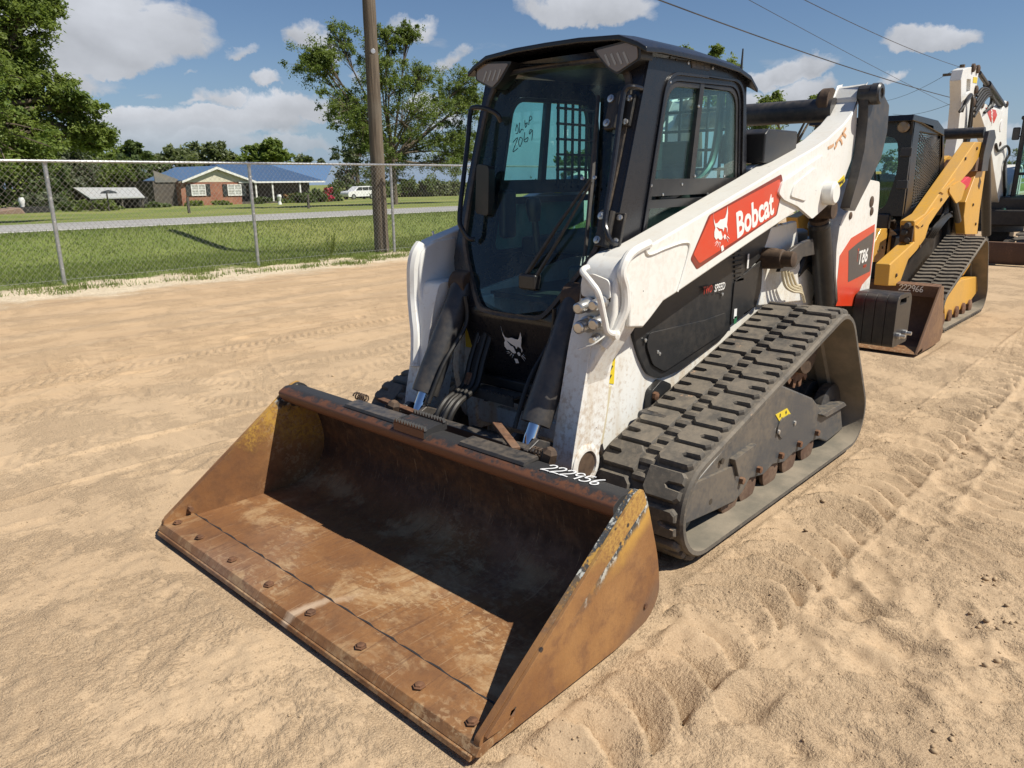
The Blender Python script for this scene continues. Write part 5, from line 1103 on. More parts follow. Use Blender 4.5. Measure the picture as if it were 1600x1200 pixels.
MB().prism([(bx0-.52, .45), (bx0-.51, .555), (bx0-.60, .57), (bx0-.64, .46)], YC-hwY+.003, YC+hwY-.021).build('top_bar', M['darkrust'], yb, bev=.004)
tp = at(1398, 461, 'x', bx0-.513); handwriting('222966', (bx0-.5095, tp.y+.03, .497), (0, 1, 0), (.1, 0, 1), .052, .007, M['chalk'], yb)
CIY = [(-7.17, .230, .230), (-8.735, .212, .212), (-8.42, .640, .256)]
def lug_mesh_y(pitch):
    b = MB(); L = pitch*.62; h = .020; W = .185
    lp = []
    for i in range(5): lp.append((-L/2+.012*math.sin(i*1.5), .008+W*i/4))
    for i in range(5)[::-1]: lp.append((L/2+.012*math.sin(i*1.5), .008+W*i/4))
    b.prism_fn([lp], lambda p: V((p[0], p[1], -.003)), lambda p: V((p[0]*.75, p[1], h))); me = b.mesh('lug', smooth=30); me.materials.append(M['rubber']); return me
for s_ in (1, -1):
    ty = YC+s_*(.933-.20); tr, _, _ = make_track(Y0, 0, ty, .40, CIY, 56, lug_mesh_y, [M['rubber'], M['rubberin']])
    def W(b):
        if s_ > 0: return b
        q = MB(); q.v = [(x, 2*YC-y, z) for x, y, z in b.v]; q.f = [t[::-1] for t in b.f]; q.m = list(b.m); return q
    yy = YC+.86
    fpY = xz([(1480, 500), (1478, 462), (1492, 448), (1505, 438), (1530, 432), (1531, 455), (1520, 470), (1500, 487)], yy); W(MB().prism(fpY, yy-.12, yy-.02)).build('undercarriage_frame', M['yellow'], tr, bev=.008)
    for k in range(5):
        x = -7.35-.29*k; W(MB().lathe((x, yy-.10, .10), (0, 1, 0), [(.04, 0), (.075, .01), (.075, .10), (.04, .11), (0, .11)], 16)).build('roller', M['rust'], tr)
    for c_ in CIY[:2]: W(MB().lathe((c_[0], yy-.22, c_[1]), (0, 1, 0), [(0, 0), (c_[2]-.06, .0), (c_[2]-.05, .03), (c_[2]-.05, .16), (.05, .18), (0, .18)], 22)).build('idler', M['darkrust'], tr)
    W(MB().lathe((CIY[2][0], yy-.22, CIY[2][1]), (0, 1, 0), [(0, 0), (.18, .0), (.19, .03), (.19, .12), (.10, .16), (0, .16)], 22)).build('sprocket', M['yellow'], tr)
# body
MB().box((-8.0, YC, .62), (1.9, .80, .66)).build('body_frame', M['blackplastic'], Y0, bev=.03); MB().box((-8.95, YC, .95), (.30, .98, .90)).build('engine_hood', M['blackplastic'], Y0, bev=.05)
ya = .13
pA_ = xz([(1429, 345), (1446, 334), (1524, 221.5), (1536, 222), (1533, 241), (1519, 264), (1496, 290), (1463, 335), (1452, 352), (1446, 372), (1432, 392), (1420, 405), (1405, 447), (1388, 447), (1391, 413), (1414, 392), (1429, 378)], ya)
arms = ypair(lambda: MB().prism(pA_, ya-.13, ya), 'lift_arm', M['yellow'], Y0, bev=.012)
lk_ = xz([(1500, 283), (1509, 290), (1502, 312), (1494, 318), (1483, 300), (1484, 292)], ya+.012); MB().prism(rounded(lk_, .02, 3), ya-.001, ya+.014).build('gusset_plate', M['yellow'], arms[0], bev=.004)
rbY = xz([(1432, 352), (1460, 325), (1464, 327), (1437, 356)], ya+.01); MB().prism(rbY, ya-.001, ya+.012).build('arm_rib', M['yellow'], arms[0], bev=.003)
rb2 = xz([(1470, 300), (1492, 279), (1495, 281), (1474, 303)], ya+.01); MB().prism(rb2, ya-.001, ya+.012).build('arm_rib', M['yellow'], arms[0], bev=.003)
cpY = MB(); q = at(1429, 362, 'y', ya); cpY.box((q.x+.012, ya-.065, q.z), (.03, .115, .20)); cpl = cpY.build('coupler_plate', M['mud'], arms[0], bev=.006)
for k, (x_, y_) in enumerate(((1419, 352), (1419, 363), (1418, 375))):
    q = at(1429, y_, 'y', ya); MB().lathe((q.x+.025, ya-.05-.03*(k % 2), q.z), (1, .1, 0), [(.03, 0), (.03, .03), (.024, .035), (.024, .07), (0, .072)], 12).build('hydraulic_coupler', M['darksteel'], cpl)
q = at(1398, 350, 'y', ya-.3); MB().lathe((q.x, ya-.32, q.z), (.6, 0, 1), [(.035, -.05), (.04, 0), (.03, .05), (.0, .06)], 10).build('pin_cap', M['mud'], arms[0])
pU_ = xz([(1527, 267), (1540, 266), (1531, 329), (1527, 366), (1508, 366), (1506, 338), (1509, 316)], ya); uy = ypair(lambda: MB().prism(pU_, ya-.10, ya), 'rear_upright', M['yellow'], Y0, bev=.010)
mz = [at(*u, 'y', ya+.002) for u in ((1531, 276), (1533, 284), (1530, 296), (1528, 290), (1530, 283))]; MB().prism([(v.x, v.z) for v in mz], ya, ya+.003).build('worn_mark', M['mud'], uy[0], smooth=None)
pL_ = xz([(1541, 205), (1550, 203), (1552, 215), (1541, 250), (1539, 267), (1529, 268), (1533, 240)], ya+.02); ul = ypair(lambda: MB().prism(pL_, ya+.006, ya+.05), 'upper_link', M['darksteel'], Y0, bev=.006)
q = at(1543, 207, 'y', ya); tubey = MB().cyl((q.x, YC-.6, q.z), (q.x, YC+.6, q.z), .062, n=20); tubey.build('cross_tube', M['darksteel'], Y0)
MB().tube([at(1540, 235, 'y', ya-.06), at(1541, 330, 'y', ya-.06), at(1541, 366, 'y', ya-.06)], .055, 14).build('lift_cylinder', M['blackplastic'], Y0)
sr = xz([(1496, 302), (1499, 287), (1512, 276), (1518, 279), (1517, 287), (1500, 303)], ya-.04); MB().prism(sr, ya-.10, ya-.03).build('red_guard', M['strap'], Y0, bev=.01)
MB().box((-8.5, YC+.30, 1.30), (.7, .3, .4)).build('engine_cover', M['mud'], Y0, bev=.03)
MB().prism(xz([(1476, 248), (1484, 243), (1500, 252), (1490, 275), (1473, 280)], -.12), -.20, -.12).build('rear_post', M['yellow'], Y0, bev=.01)
fd = xz([(1360, 410), (1364, 385), (1377, 358), (1392, 356), (1401, 364), (1407, 374), (1398, 407)], -.14); MB().prism(fd, -.34, -.14).build('front_fender', M['yellow'], Y0, bev=.012)
for k in range(4): q = at(1372+7*k, 392-5*k, 'y', -.138); MB().lathe((q.x, -.142, q.z), (0, 1, 0), [(.014, 0), (.014, .008), (0, .012)], 6).build('fender_bolt', M['mud'], Y0)
for (x_, y_) in ((1440, 352), (1470, 312), (1508, 248), (1526, 232), (1437, 385), (1520, 320), (1524, 350), (1400, 430)):
    q = at(x_, y_, 'y', ya+.001); MB().lathe((q.x, ya-.002, q.z), (0, 1, 0), [(.018, 0), (.018, .012), (.009, .016), (0, .016)], 6).build('arm_bolt', M['mud'], arms[0])
for k in range(4): MB().tube(spline([at(1448+3*k, 372, 'y', ya-.05), at(1462+3*k, 352, 'y', ya+.0), at(1478+2*k, 338, 'y', ya-.04), at(1492, 330+3*k, 'y', ya-.12)], 6), .016, 6).build('hydraulic_hose', M['rubberhose'], Y0)
MB().tube([at(1488, 300, 'y', ya-.03), at(1497, 345, 'y', ya-.03)], .035, 10).build('stay_cylinder', M['darksteel'], Y0)
# cab with mesh side
cy = -.03; cw_ = cy-YC
cabY = xz([(1428, 186), (1440, 183), (1468, 192), (1476, 212), (1475, 275), (1470, 320), (1412, 345), (1418, 300)], cy)
holeY = xz([(1437, 206), (1470, 212), (1467, 300), (1424, 325)], cy)
cfr = ypair(lambda: MB().prism(cabY, cy-.03, cy, holes=[holeY]), 'cab_frame', M['black'], Y0, bev=.008)
ms = MB(); ha, hb_, hc, hd = [at(*u, 'y', cy-.012) for u in ((1437, 206), (1470, 212), (1467, 300), (1424, 325))]
for k in range(24):
    u0 = k/24
    for sg in (0, 1):
        a_ = ha.lerp(hd, u0) if sg == 0 else ha.lerp(hb_, u0); b_ = None
        e = u0+.55
        if sg == 0: p1_ = ha.lerp(hd, u0); p2_ = hb_.lerp(hc, max(0, u0-.42)); 
        else: p1_ = ha.lerp(hd, u0); p2_ = hb_.lerp(hc, min(1, u0+.42))
        ms.tube([p1_, p2_], .006, 4)
ms.build('window_guard_mesh', M['darksteel'], cfr[0])
MB().prism([(q.x, q.z) for q in (ha, hb_, hc, hd)], cy-.028, cy-.024).build('window_pane', M['glass'], cfr[0], smooth=None)
zf = at(1428, 186, 'y', cy); xf = zf.x
loopo = [(-cw_, 2.03), (cw_, 2.03), (cw_, 1.15), (-cw_, 1.15)]; ho = rounded([(-.34, 1.90), (.34, 1.90), (.38, 1.6), (.30, 1.2), (-.30, 1.2), (-.38, 1.6)], .1, 4)
MB().prism_fn([loopo, ho], lambda p: V((xf-.05+.0*(2.03-p[1]), YC+p[0], p[1])), lambda p: V((xf-.02, YC+p[0], p[1]))).build('door_frame', M['black'], Y0)
MB().prism_fn([ho], lambda p: V((xf-.045, YC+p[0], p[1])), lambda p: V((xf-.04, YC+p[0], p[1]))).build('windshield', M['glass'], Y0, smooth=None)
MB().prism([(xf+.10, 2.03), (xf+.08, 2.085), (xf-.75, 2.07), (xf-1.02, 2.0), (xf-1.05, 1.93), (xf-.2, 2.02)], YC-cw_-.02, YC+cw_+.02).build('roof', M['black'], Y0, bev=.02, seg=3)
MB().prism([(-cw_+.02, 1.05), (cw_-.02, 1.05), (cw_-.02, 1.98), (-cw_+.02, 1.98)], xf-1.12, xf-1.10, 'yz', holes=[[(-.3, 1.35), (.3, 1.35), (.3, 1.88), (-.3, 1.88)]]).build('rear_wall', M['black'], Y0).location.y += YC
for s_ in (1, -1): MB().lathe((xf+.0, YC+s_*.39, 1.985), (1, 0, -.1), [(.055, 0), (.055, .02), (.045, .03), (0, .034)], 16).build('headlight', M['lampglass'], Y0)
MB().box((xf-.55, YC, 1.3), (.3, .4, .5)).build('seat', M['seat'], Y0, bev=.05)
MB().box((xf-.03, YC, .95), (.10, .72, .45)).build('front_panel', M['blackplastic'], Y0, bev=.02)
MB().tube([(xf+.0, YC+.12, 1.85), (xf+.01, YC+.20, 1.45)], .01, 6).build('wiper', M['inkblack'], Y0)
for z_ in (1.75, 1.45): MB().box((xf-.0, YC+cw_-.03, z_), (.03, .10, .08)).build('hinge', M['darksteel'], Y0, bev=.006)
for k in range(5): MB().tube(spline([(-8.0-.05*k, YC+.50, .95), (-8.1-.04*k, YC+.55, 1.15), (-8.3, YC+.48, 1.3+.03*k)], 5), .014, 6).build('hydraulic_hose', M['rubberhose'], Y0)

# ================================================================== excavator further back
EB = -.77
X0 = empty('excavator', (-15.6, -.85, 0), 'white compact excavator with raised boom and rusty dozer blade, farthest machine', 'excavator')
M['exwhite'] = paint('excavator_white', (.78, .78, .75), .42, .2, (.45, .36, .26), coat=.1)
b = MB().prism([(-14.40, .02), (-14.36, .10), (-14.40, .39), (-14.44, .40), (-14.50, .22), (-14.47, .02)], -1.85, .28); b.build('dozer_blade', M['darkrust'], X0, bev=.004)
for y_ in (-1.2, -.45): MB().prism([(-14.46, .15), (-14.46, .32), (-15.2, .45), (-15.2, .33)], y_-.06, y_+.06).build('blade_arm', M['darksteel'], X0, bev=.008)
for s_ in (1, -1):
    tr, _, _ = make_track(X0, 0, -.85+s_*.70, .30, [(-14.95, .27, .27), (-16.75, .27, .27)], 40, lug_mesh_y, [M['rubber'], M['rubberin']])
    MB().box((-15.85, -.85+s_*.70, .27), (1.6, .16, .22)).build('track_frame', M['darksteel'], tr, bev=.02)
MB().lathe((-15.9, -.85, .50), (0, 0, 1), [(.45, 0), (.45, .18), (.40, .2)], 24).build('slew_ring', M['darksteel'], X0)
MB().box((-16.2, -.85, .92), (1.7, 1.42, .46)).build('house', M['blackplastic'], X0, bev=.06)
MB().prism([(-15.95, 1.15), (-15.95, 1.35), (-17.0, 1.75), (-17.1, 1.15)], -1.52, -.75).build('engine_hood', M['exwhite'], X0, bev=.06)
# boom, in its own vertical plane
bo = xz([(1566, 346), (1558, 300), (1547, 225), (1530, 172), (1531, 158), (1545, 164), (1566, 172), (1571, 157), (1576, 160), (1573, 215), (1575, 345)], EB)
boom = MB().prism(bo, EB-.17, EB).build('boom', M['exwhite'], X0, bev=.012)
de = [at(*u, 'y', EB+.003) for u in ((1540, 168), (1556, 172), (1558, 180), (1553, 192), (1548, 190))]; MB().prism([(v.x, v.z) for v in de], EB, EB+.004).build('name_decal', M['red'], boom, smooth=None)
c_ = at(1550, 180, 'y', EB+.004); place_text('Bobcat', .13, c_, (-1, 0, -.95), (-.5, 0, .9), M['letter'], boom, xscale=1.0, bold=.003)
q = at(1564, 196, 'y', EB); MB().lathe((q.x, EB-.01, q.z), (0, 1, 0), [(.10, 0), (.10, .02), (0, .022)], 16).build('boom_boss', M['greylogo'], boom)
stl = xz([(1507, 108), (1514, 105), (1528, 104), (1531, 110), (1528, 130), (1526, 160), (1521, 190), (1510, 222), (1500, 245), (1492, 244), (1498, 210), (1503, 160), (1503, 125)], EB)
hole_s = xz([(1512, 124), (1518, 124), (1517, 142), (1511, 146)], EB)
stick = MB().prism(stl, EB-.16, EB-.01, holes=[hole_s]).build('stick', M['exwhite'], X0, bev=.01)
for f0_, f1_ in ((.06, .40), (.45, .92)):
    e0, e1 = at(1503, 122, 'y', EB-.085), at(1496, 232, 'y', EB-.085); a_, c_ = e0.lerp(e1, f0_), e0.lerp(e1, f1_); MB().box((a_+c_)/2+V((.02, 0, 0)), (.05, .085, (c_-a_).length), (a_-c_).to_track_quat('Z', 'X').to_matrix()).build('stick_shade_strip', M['inkblack'], stick)  # black strips put the shade between the stick's plates into colour
for u in ((1521, 106), (1528, 108), (1521, 160), (1508, 216), (1525, 140)):
    q = at(*u, 'y', EB); MB().lathe((q.x, EB-.02, q.z), (0, 1, 0), [(.06, 0), (.06, .035), (.03, .05), (0, .05)], 12).build('stick_pin', M['mud'], stick)
for u, r_ in (((1573, 163), .05), ((1570, 300), .07), ((1535, 163), .06), ((1562, 225), .04), ((1566, 232), .03)):
    q = at(*u, 'y', EB); MB().lathe((q.x, EB-.01, q.z), (0, 1, 0), [(r_, 0), (r_, .025), (r_*.5, .035), (0, .035)], 12).build('boom_pin', M['mud'], boom)
MB().tube(spline([at(1571, 330, 'y', EB+.02), at(1569, 262, 'y', EB+.03), at(1577, 240, 'y', EB+.06), at(1573, 228, 'y', EB+.05), at(1560, 236, 'y', EB+.03), at(1556, 225, 'y', EB+.02)], 5), .022, 6).build('boom_hose', M['rubberhose'], boom)
ys = [at(*u, 'y', EB+.0) for u in ((1522, 120), (1528, 121), (1527, 130), (1521, 129))]; MB().prism([(v.x, v.z) for v in ys], EB-.011, EB-.005).build('warning_decal', M['yellowdecal'], stick, smooth=None)
a_, c_ = at(1530, 114, 'y', EB-.05), at(1566, 166, 'y', EB-.05); q = MB(); q.tube([a_, a_.lerp(c_, .35)], .035, 10); q.tube([a_.lerp(c_, .32), c_], .062, 12); q.build('arm_cylinder', M['darksteel'], X0)
for k in range(5): MB().tube(spline([at(1526-k, 150+8*k, 'y', EB+.02), at(1536+2*k, 138+3*k, 'y', EB+.05), at(1548+k, 145+4*k, 'y', EB+.04), at(1550-3*k, 168+2*k, 'y', EB+.02)], 6), .022, 6).build('hydraulic_hose', M['rubberhose'], X0)
for k in range(3): MB().tube(spline([at(1503-2*k, 175, 'y', EB+.02), at(1510, 155+3*k, 'y', EB+.06), at(1519, 152, 'y', EB+.05), at(1515-2*k, 215, 'y', EB+.03), at(1502, 240, 'y', EB)], 6), .02, 6).build('hydraulic_hose', M['rubberhose'], X0)
q = MB(); q.tube([at(1506, 160, 'y', EB-.08), at(1500, 215, 'y', EB-.08), at(1495, 250, 'y', EB-.08)], .06, 10); q.build('bucket_cylinder', M['darksteel'], X0)
sb0 = at(1494, 246, 'y', EB-.08); MB().prism([(sb0.x-.05, sb0.z), (sb0.x+.10, sb0.z-.05), (sb0.x+.02, .55), (sb0.x-.25, .25), (sb0.x-.70, .15), (sb0.x-.75, .45), (sb0.x-.35, .85)], EB-.38, EB+.22).build('digging_bucket', M['darkrust'], X0, bev=.01)
bc0, bc1 = at(1560, 345, 'y', EB-.3), at(1548, 235, 'y', EB-.20); MB().tube([bc0, bc1], .07, 12).build('boom_cylinder', M['blackplastic'], X0)
q = at(1570, 345, 'y', EB); MB().box((q.x-.15, EB-.10, q.z-.15), (.5, .45, .5)).build('swing_post', M['darksteel'], X0, bev=.04)
MB().tube([at(1563, 340, 'y', EB+.1), at(1578, 308, 'y', EB+.1)], .05, 10).build('swing_cylinder', M['darksteel'], X0)
MB().box((-15.15, -.70, .78), (.25, .9, .28)).build('front_step', M['blackplastic'], X0, bev=.03)
# cab frame with glass
cxa, cxb, cya, cyb = -15.55, -16.9, -.60, .28
pil = MB()
for x_, y_ in ((cxa, cya), (cxa, cyb), (cxb, cya), (cxb, cyb), (-16.25, cyb)): pil.box((x_, y_, 1.80), (.09, .08, 1.5))
pil.box(((cxa+cxb)/2, (cya+cyb)/2, 2.52), (1.50, 1.0, .07)); pil.box(((cxa+cxb)/2, (cya+cyb)/2, 1.10), (1.44, .94, .10)); pil.box((cxa, (cya+cyb)/2, 1.55), (.06, .86, .05))
pil.build('cab_frame', M['black'], X0, bev=.025, seg=3)
MB().box((cxa+.01, (cya+cyb)/2, 1.8), (.01, .80, 1.38)).build('windshield', M['glass'], X0); MB().box(((cxa+cxb)/2, cyb+.0, 1.8), (1.26, .01, 1.38)).build('side_window', M['glass'], X0)
MB().box((-16.4, -.15, 1.45), (.35, .5, .7)).build('seat', M['seat'], X0, bev=.06)
MB().box((cxa+.06, cya-.10, 2.25), (.05, .12, .22)).build('mirror', M['blackplastic'], X0, bev=.02); MB().tube([(cxa+.02, cya, 2.2), (cxa+.06, cya-.08, 2.2)], .012, 6).build('mirror_arm', M['blackplastic'], X0)
# ================================================================== house, shed, car and trees
def brick_mat():
    t = NT('red_brick'); b = t.N.new('ShaderNodeTexBrick'); mp = t.N.new('ShaderNodeMapping'); cm = t.N.new('ShaderNodeCombineXYZ'); s = t.sep(); t.L.new(t.m('ADD', s[0], t.m('MULTIPLY', s[1], 1.0)), cm.inputs[0]); t.L.new(s[2], cm.inputs[1])
    t.L.new(cm.outputs[0], b.inputs[0]); b.inputs['Scale'].default_value = 4.5; b.inputs['Color1'].default_value = (.33, .115, .06, 1); b.inputs['Color2'].default_value = (.20, .065, .04, 1); b.inputs['Mortar'].default_value = (.36, .30, .25, 1); b.inputs['Mortar Size'].default_value = .012
    n = t.noise(1.1, 4); return t.fin(t.mix(t.ramp(n, .35, .7, 0, .4), b.outputs[0], (.40, .22, .14)), .9)
M['brick'] = brick_mat(); M['blueroof'] = paint('blue_metal_roof', (.080, .165, .31), .45, .05, coat=.1); M['siding'] = paint('cream_siding', (.62, .58, .46), .6, .1); M['trim'] = paint('white_trim', (.75, .75, .72), .5, .05)
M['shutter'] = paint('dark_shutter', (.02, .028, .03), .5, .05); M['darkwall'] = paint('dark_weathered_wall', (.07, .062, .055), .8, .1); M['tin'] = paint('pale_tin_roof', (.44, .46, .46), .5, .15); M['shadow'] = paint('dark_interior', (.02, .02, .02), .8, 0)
M['carwhite'] = paint('white_car_paint', (.80, .80, .80), .25, .03, coat=.5)
HY = -72.0; HZ = float(profile(HY)); 
def hp(x, y, d=0): q = at(x, y, 'y', HY+d); return q
gl_, gr_ = hp(277, 284), hp(401, 284); ap = hp(336, 262); gb_ = HZ-.1
H0 = empty('brick_house', ((gl_.x+gr_.x)/2, HY, HZ), 'red brick house with blue metal roof and cream gable across the road', 'house')
xl, xr = hp(283, 300).x, hp(377, 300).x; ez = gl_.z-.05
MB().prism([(xl, gb_), (xr, gb_), (xr, ez), (xl, ez)], HY-8, HY).build('brick_wall', M['brick'], H0)
MB().prism([(gl_.x-.1, ez+.0), (gr_.x+.1, ez+.0), (ap.x, ap.z-.15)], HY-.12, HY+.02).build('gable_siding', M['siding'], H0)
for (a_, b_) in ((gl_, ap), (gr_, ap)):
    d = (b_-a_); MB().prism([(a_.x-.3*(1 if a_ is gl_ else -1), a_.z-.12), (a_.x-.3*(1 if a_ is gl_ else -1), a_.z+.08), (b_.x, b_.z+.1), (b_.x, b_.z-.14)], HY+.30, HY+.42).build('rake_board', M['trim'], H0)
    sl = MB().prism([(a_.x-.35*(1 if a_ is gl_ else -1), a_.z+.06), (a_.x-.35*(1 if a_ is gl_ else -1), a_.z+.12), (b_.x, b_.z+.18), (b_.x, b_.z+.11)], HY-9, HY+.41); sl.build('gable_roof', M['blueroof'], H0)
xe = hp(512, 284).x; xw = hp(246, 266).x-2.0; rgz = hp(480, 262).z; ridx = hp(484, 262).x
MB().prism([(xr, gb_), (xe+1.0, gb_), (xe+1.0, ez), (xr, ez)], HY-8, HY-2.2).build('porch_wall', M['darkwall'], H0)
# main roof: long slope facing the road, hipped at the right end
rf = MB(); yr = HY-5.0
vs = [V((xl-6.0, HY+.1, ez)), V((xe+.4, HY+.1, ez)), V((xe-4.2, yr, rgz+.6)), V((xl-6.0, yr, rgz+.6)), V((xe+.4, HY-10, ez)), V((xl-6.0, HY-10, ez))]
rf.add(vs+[v-V((0, 0, .12)) for v in vs], [(0, 1, 2, 3), (1, 4, 2), (4, 5, 3, 2), (0, 3, 5), (7, 6, 9, 8), (0, 6, 7, 1), (1, 7, 10, 4)]); roofo = rf.build('main_roof', M['blueroof'], H0, smooth=None)
ns = 64
for k in range(ns):
    u = (k+.5)/ns; a_ = vs[0].lerp(vs[1], u); tmax = 1.0; rx_ = a_.x
    if rx_ < xe-4.2: tmax = max(0, (xe+.4-rx_)/4.6)
    tmax = min(1, max(.03, (xe+.4-rx_)/(-4.6) if False else 1.0)) if rx_ > vs[2].x else min(1.0, abs(xe+.4-rx_)/4.6)
    tmax = min(1.0, abs(rx_-(xe+.4))/4.6)
    e_ = a_.lerp(V((rx_, yr, rgz+.6)), tmax); MB().tube([a_+V((0, 0, .02)), e_+V((0, 0, .02))], .03, 4).build('roof_seam', M['blueroof'], roofo)
MB().box(((xl-6.0+xe+.4)/2, HY+.12, ez-.06), (abs(xe+.4-xl+6.0), .05, .16)).build('fascia', M['trim'], H0)
for x_ in (401, 427, 470): q = hp(x_, 300); MB().box((q.x, HY-.1, (ez+gb_)/2), (.16, .16, ez-gb_)).build('porch_post', M['trim'], H0)
MB().box(((xr+xe)/2, HY-1.2, gb_+.15), (abs(xe-xr), 2.4, .3)).build('porch_floor', M['darkwall'], H0)
for x0_, x1_ in ((298, 321), (355, 377)):
    a_, b_ = hp(x0_, 289), hp(x1_, 304); wx0, wx1, z1, z0 = a_.x, b_.x, a_.z, b_.z-.05
    w_ = MB(); w_.box(((wx0+wx1)/2, HY+.03, (z0+z1)/2), (abs(wx1-wx0), .05, z1-z0)); wo = w_.build('window', M['shutter'], H0)
    fr_ = MB()
    for f in (0, .5, 1): fr_.box((wx0+(wx1-wx0)*f, HY+.07, (z0+z1)/2), (.10, .05, z1-z0+.1))
    for f in (0, .5, 1): fr_.box(((wx0+wx1)/2, HY+.075, z0+(z1-z0)*f), (abs(wx1-wx0)+.1, .05, .09))
    for f in (.25, .75):
        fr_.box((wx0+(wx1-wx0)*f, HY+.065, (z0+z1)/2), (.035, .03, z1-z0)); fr_.box(((wx0+wx1)/2, HY+.066, z0+(z1-z0)*f), (abs(wx1-wx0), .03, .035))
    fr_.build('frame', M['trim'], wo)
    cu_ = MB(); cu_.box(((wx0+wx1)/2, HY+.056, (z0+z1)/2), (abs(wx1-wx0)*.9, .004, (z1-z0)*.94)); cu_.build('blind', paint('window_blind', (.42, .44, .42), .6), wo)
    for sx in (wx0+.32, wx1-.32): MB().box((sx, HY+.05, (z0+z1)/2), (.42, .05, z1-z0+.15)).build('shutter', M['shutter'], H0)
# left wing: dark gable end
wl_, wr_ = hp(232, 286, -2).x, hp(283, 286, -2).x
MB().prism([(wl_, gb_), (wr_+.3, gb_), (wr_+.3, ez+.1), (wl_, ez+.1)], HY-9, HY-1.0).build('wing_wall', M['darkwall'], H0)
MB().prism([(wl_-.2, ez), (wr_, ez), ((hp(245, 264).x), hp(245, 266).z)], HY-1.0, HY-.9).build('wing_gable', M['tin'] if False else paint('grey_gable', (.16, .16, .15), .8), H0)
# shed
s0, s1 = at(127, 293, 'y', -70), at(226, 293, 'y', -70); SZ = float(profile(-70)); s2 = at(150, 308, 'y', -66)
SH = empty('open_shed', ((s0.x+s1.x)/2, -69, SZ), 'open shed with pale tin roof left of the brick house', 'shed')
fz = at(150, 309, 'y', -67).z
MB().add([V((s0.x, -72, s0.z)), V((s1.x, -72, s1.z)), V((at(226, 308, 'y', -67).x, -67, fz)), V((at(140, 308, 'y', -67).x, -67, fz))]+[V((s0.x, -72, s0.z-.1)), V((s1.x, -72, s1.z-.1)), V((at(226, 308, 'y', -67).x, -67, fz-.1)), V((at(140, 308, 'y', -67).x, -67, fz-.1))], [(0, 1, 2, 3), (7, 6, 5, 4), (3, 2, 6, 7), (0, 3, 7, 4), (2, 1, 5, 6)]).build('tin_roof', M['tin'], SH, smooth=None)
for x_ in (142, 165, 190, 222): q = at(x_, 310, 'y', -67.2); MB().box((q.x, -67.2, (SZ+fz)/2-.1), (.14, .14, fz-SZ)).build('shed_post', M['darkwall'], SH)
MB().box(((s0.x+s1.x)/2, -72.0, (SZ+s0.z)/2-.1), (abs(s0.x-s1.x), .1, s0.z-SZ-.2)).build('back_wall', M['darkwall'], SH)
MB().box(((s0.x+s1.x)/2-.5, -69.5, SZ+.5), (abs(s0.x-s1.x)*.7, 1.6, 1.0)).build('shed_shade_fill', M['shadow'], SH, bev=.2)  # near-black block stands in for the shade inside the open shed
# little umbrella-shaped feeder
f0 = at(173, 322, 'y', -58); fzb = float(profile(-58)); FD = empty('bird_feeder_stand', (f0.x, -58, fzb), 'dark umbrella shaped feeder stand in front of the shed', 'feeder')
ft = at(173, 300, 'y', -58).z; MB().cyl((f0.x+.15, -58, fzb), (f0.x+.15, -58, ft), .05, n=8).build('stand_post', M['darkwall'], FD); MB().lathe((f0.x, -58, ft-.1), (0, 0, 1), [(.60, 0), (.45, .14), (.1, .24), (0, .25)], 14).build('canopy', M['shutter'], FD)
# white garden ornaments
for nm, px_, py_, h_, lb in (('garden_statue', 437, 315, .9, 'small white garden statue by the porch shrubs'), ('garden_urn', 36, 327, 1.1, 'white urn on a dark base at the left lawn edge')):
    q = at(px_, py_, 'y', -62); z_ = float(profile(-62)); MB().lathe((q.x, -62, z_), (0, 0, 1), [(.20, 0), (.18, .1), (.10, .3), (.16, .55*h_), (.22, .8*h_), (.14, h_), (0, h_)], 12).build(nm, M['trim'], org=(q.x, -62, z_)); tag(bpy.context.scene.collection.objects[-1], lb, 'ornament')
q = at(45, 331, 'y', -61); MB().box((q.x, -61, float(profile(-61))+.2), (3.0, 1.2, .45)).build('dark_trailer', M['shadow'], org=(q.x, -61, 0)); tag(COL.objects[-1], 'low dark flatbed at the lawn edge under the left tree', 'trailer')
q = at(6, 326, 'y', -60); MB().prism([(q.x-1.3, -1.0), (q.x+1.0, -1.0), (q.x+.6, -.35), (q.x-.8, -.15)], -61.5, -59).build('brown_tarp_heap', paint('tarp', (.20, .13, .10), .8, .2), org=(q.x, -60, 0), bev=.15); tag(COL.objects[-1], 'brown covered heap at the far left lawn edge', 'heap')
for nm, px_, py_, yy_ in (('mailbox_post', 295, 327, -40), ('mailbox_post', 482, 321, -40)):
    q = at(px_, py_, 'y', yy_); z_ = float(profile(yy_)); MB().box((q.x, yy_, z_+.4), (.12, .12, .9), tap=.9).build(nm, M['darkwall'], org=(q.x, yy_, z_)); tag(COL.objects[-1], 'short dark post on the lawn in front of the brick gable' if px_ < 400 else 'short dark post on the lawn in front of the porch', 'post')
# white suv
cq = at(561, 313, 'y', -82); cz = float(profile(-82)); CAR = empty('parked_car', (cq.x, -82, cz), 'white sport utility car parked on the lawn right of the house', 'car')
def carp(pl, y0, y1): return MB().prism([(cq.x+a, cz+b) for a, b in pl], -82+y0, -82+y1)
carp(rounded([(2.25, .35), (2.3, .75), (2.15, 1.0), (1.2, 1.12), (-1.9, 1.15), (-2.3, .95), (-2.35, .4)], .12, 4), -.92, .92).build('car_body', M['carwhite'], CAR, bev=.08, seg=3)
MB().prism_fn([[(cq.x+a, cz+b) for a, b in rounded([(1.25, 1.08), (.45, 1.66), (-1.5, 1.70), (-2.2, 1.08)], .12, 4)]], lambda p: V((p[0], -82.78+.1*(p[1]-cz-1.1), p[1])), lambda p: V((p[0], -81.22-.1*(p[1]-cz-1.1), p[1]))).build('car_roof', M['carwhite'], CAR, bev=.06)
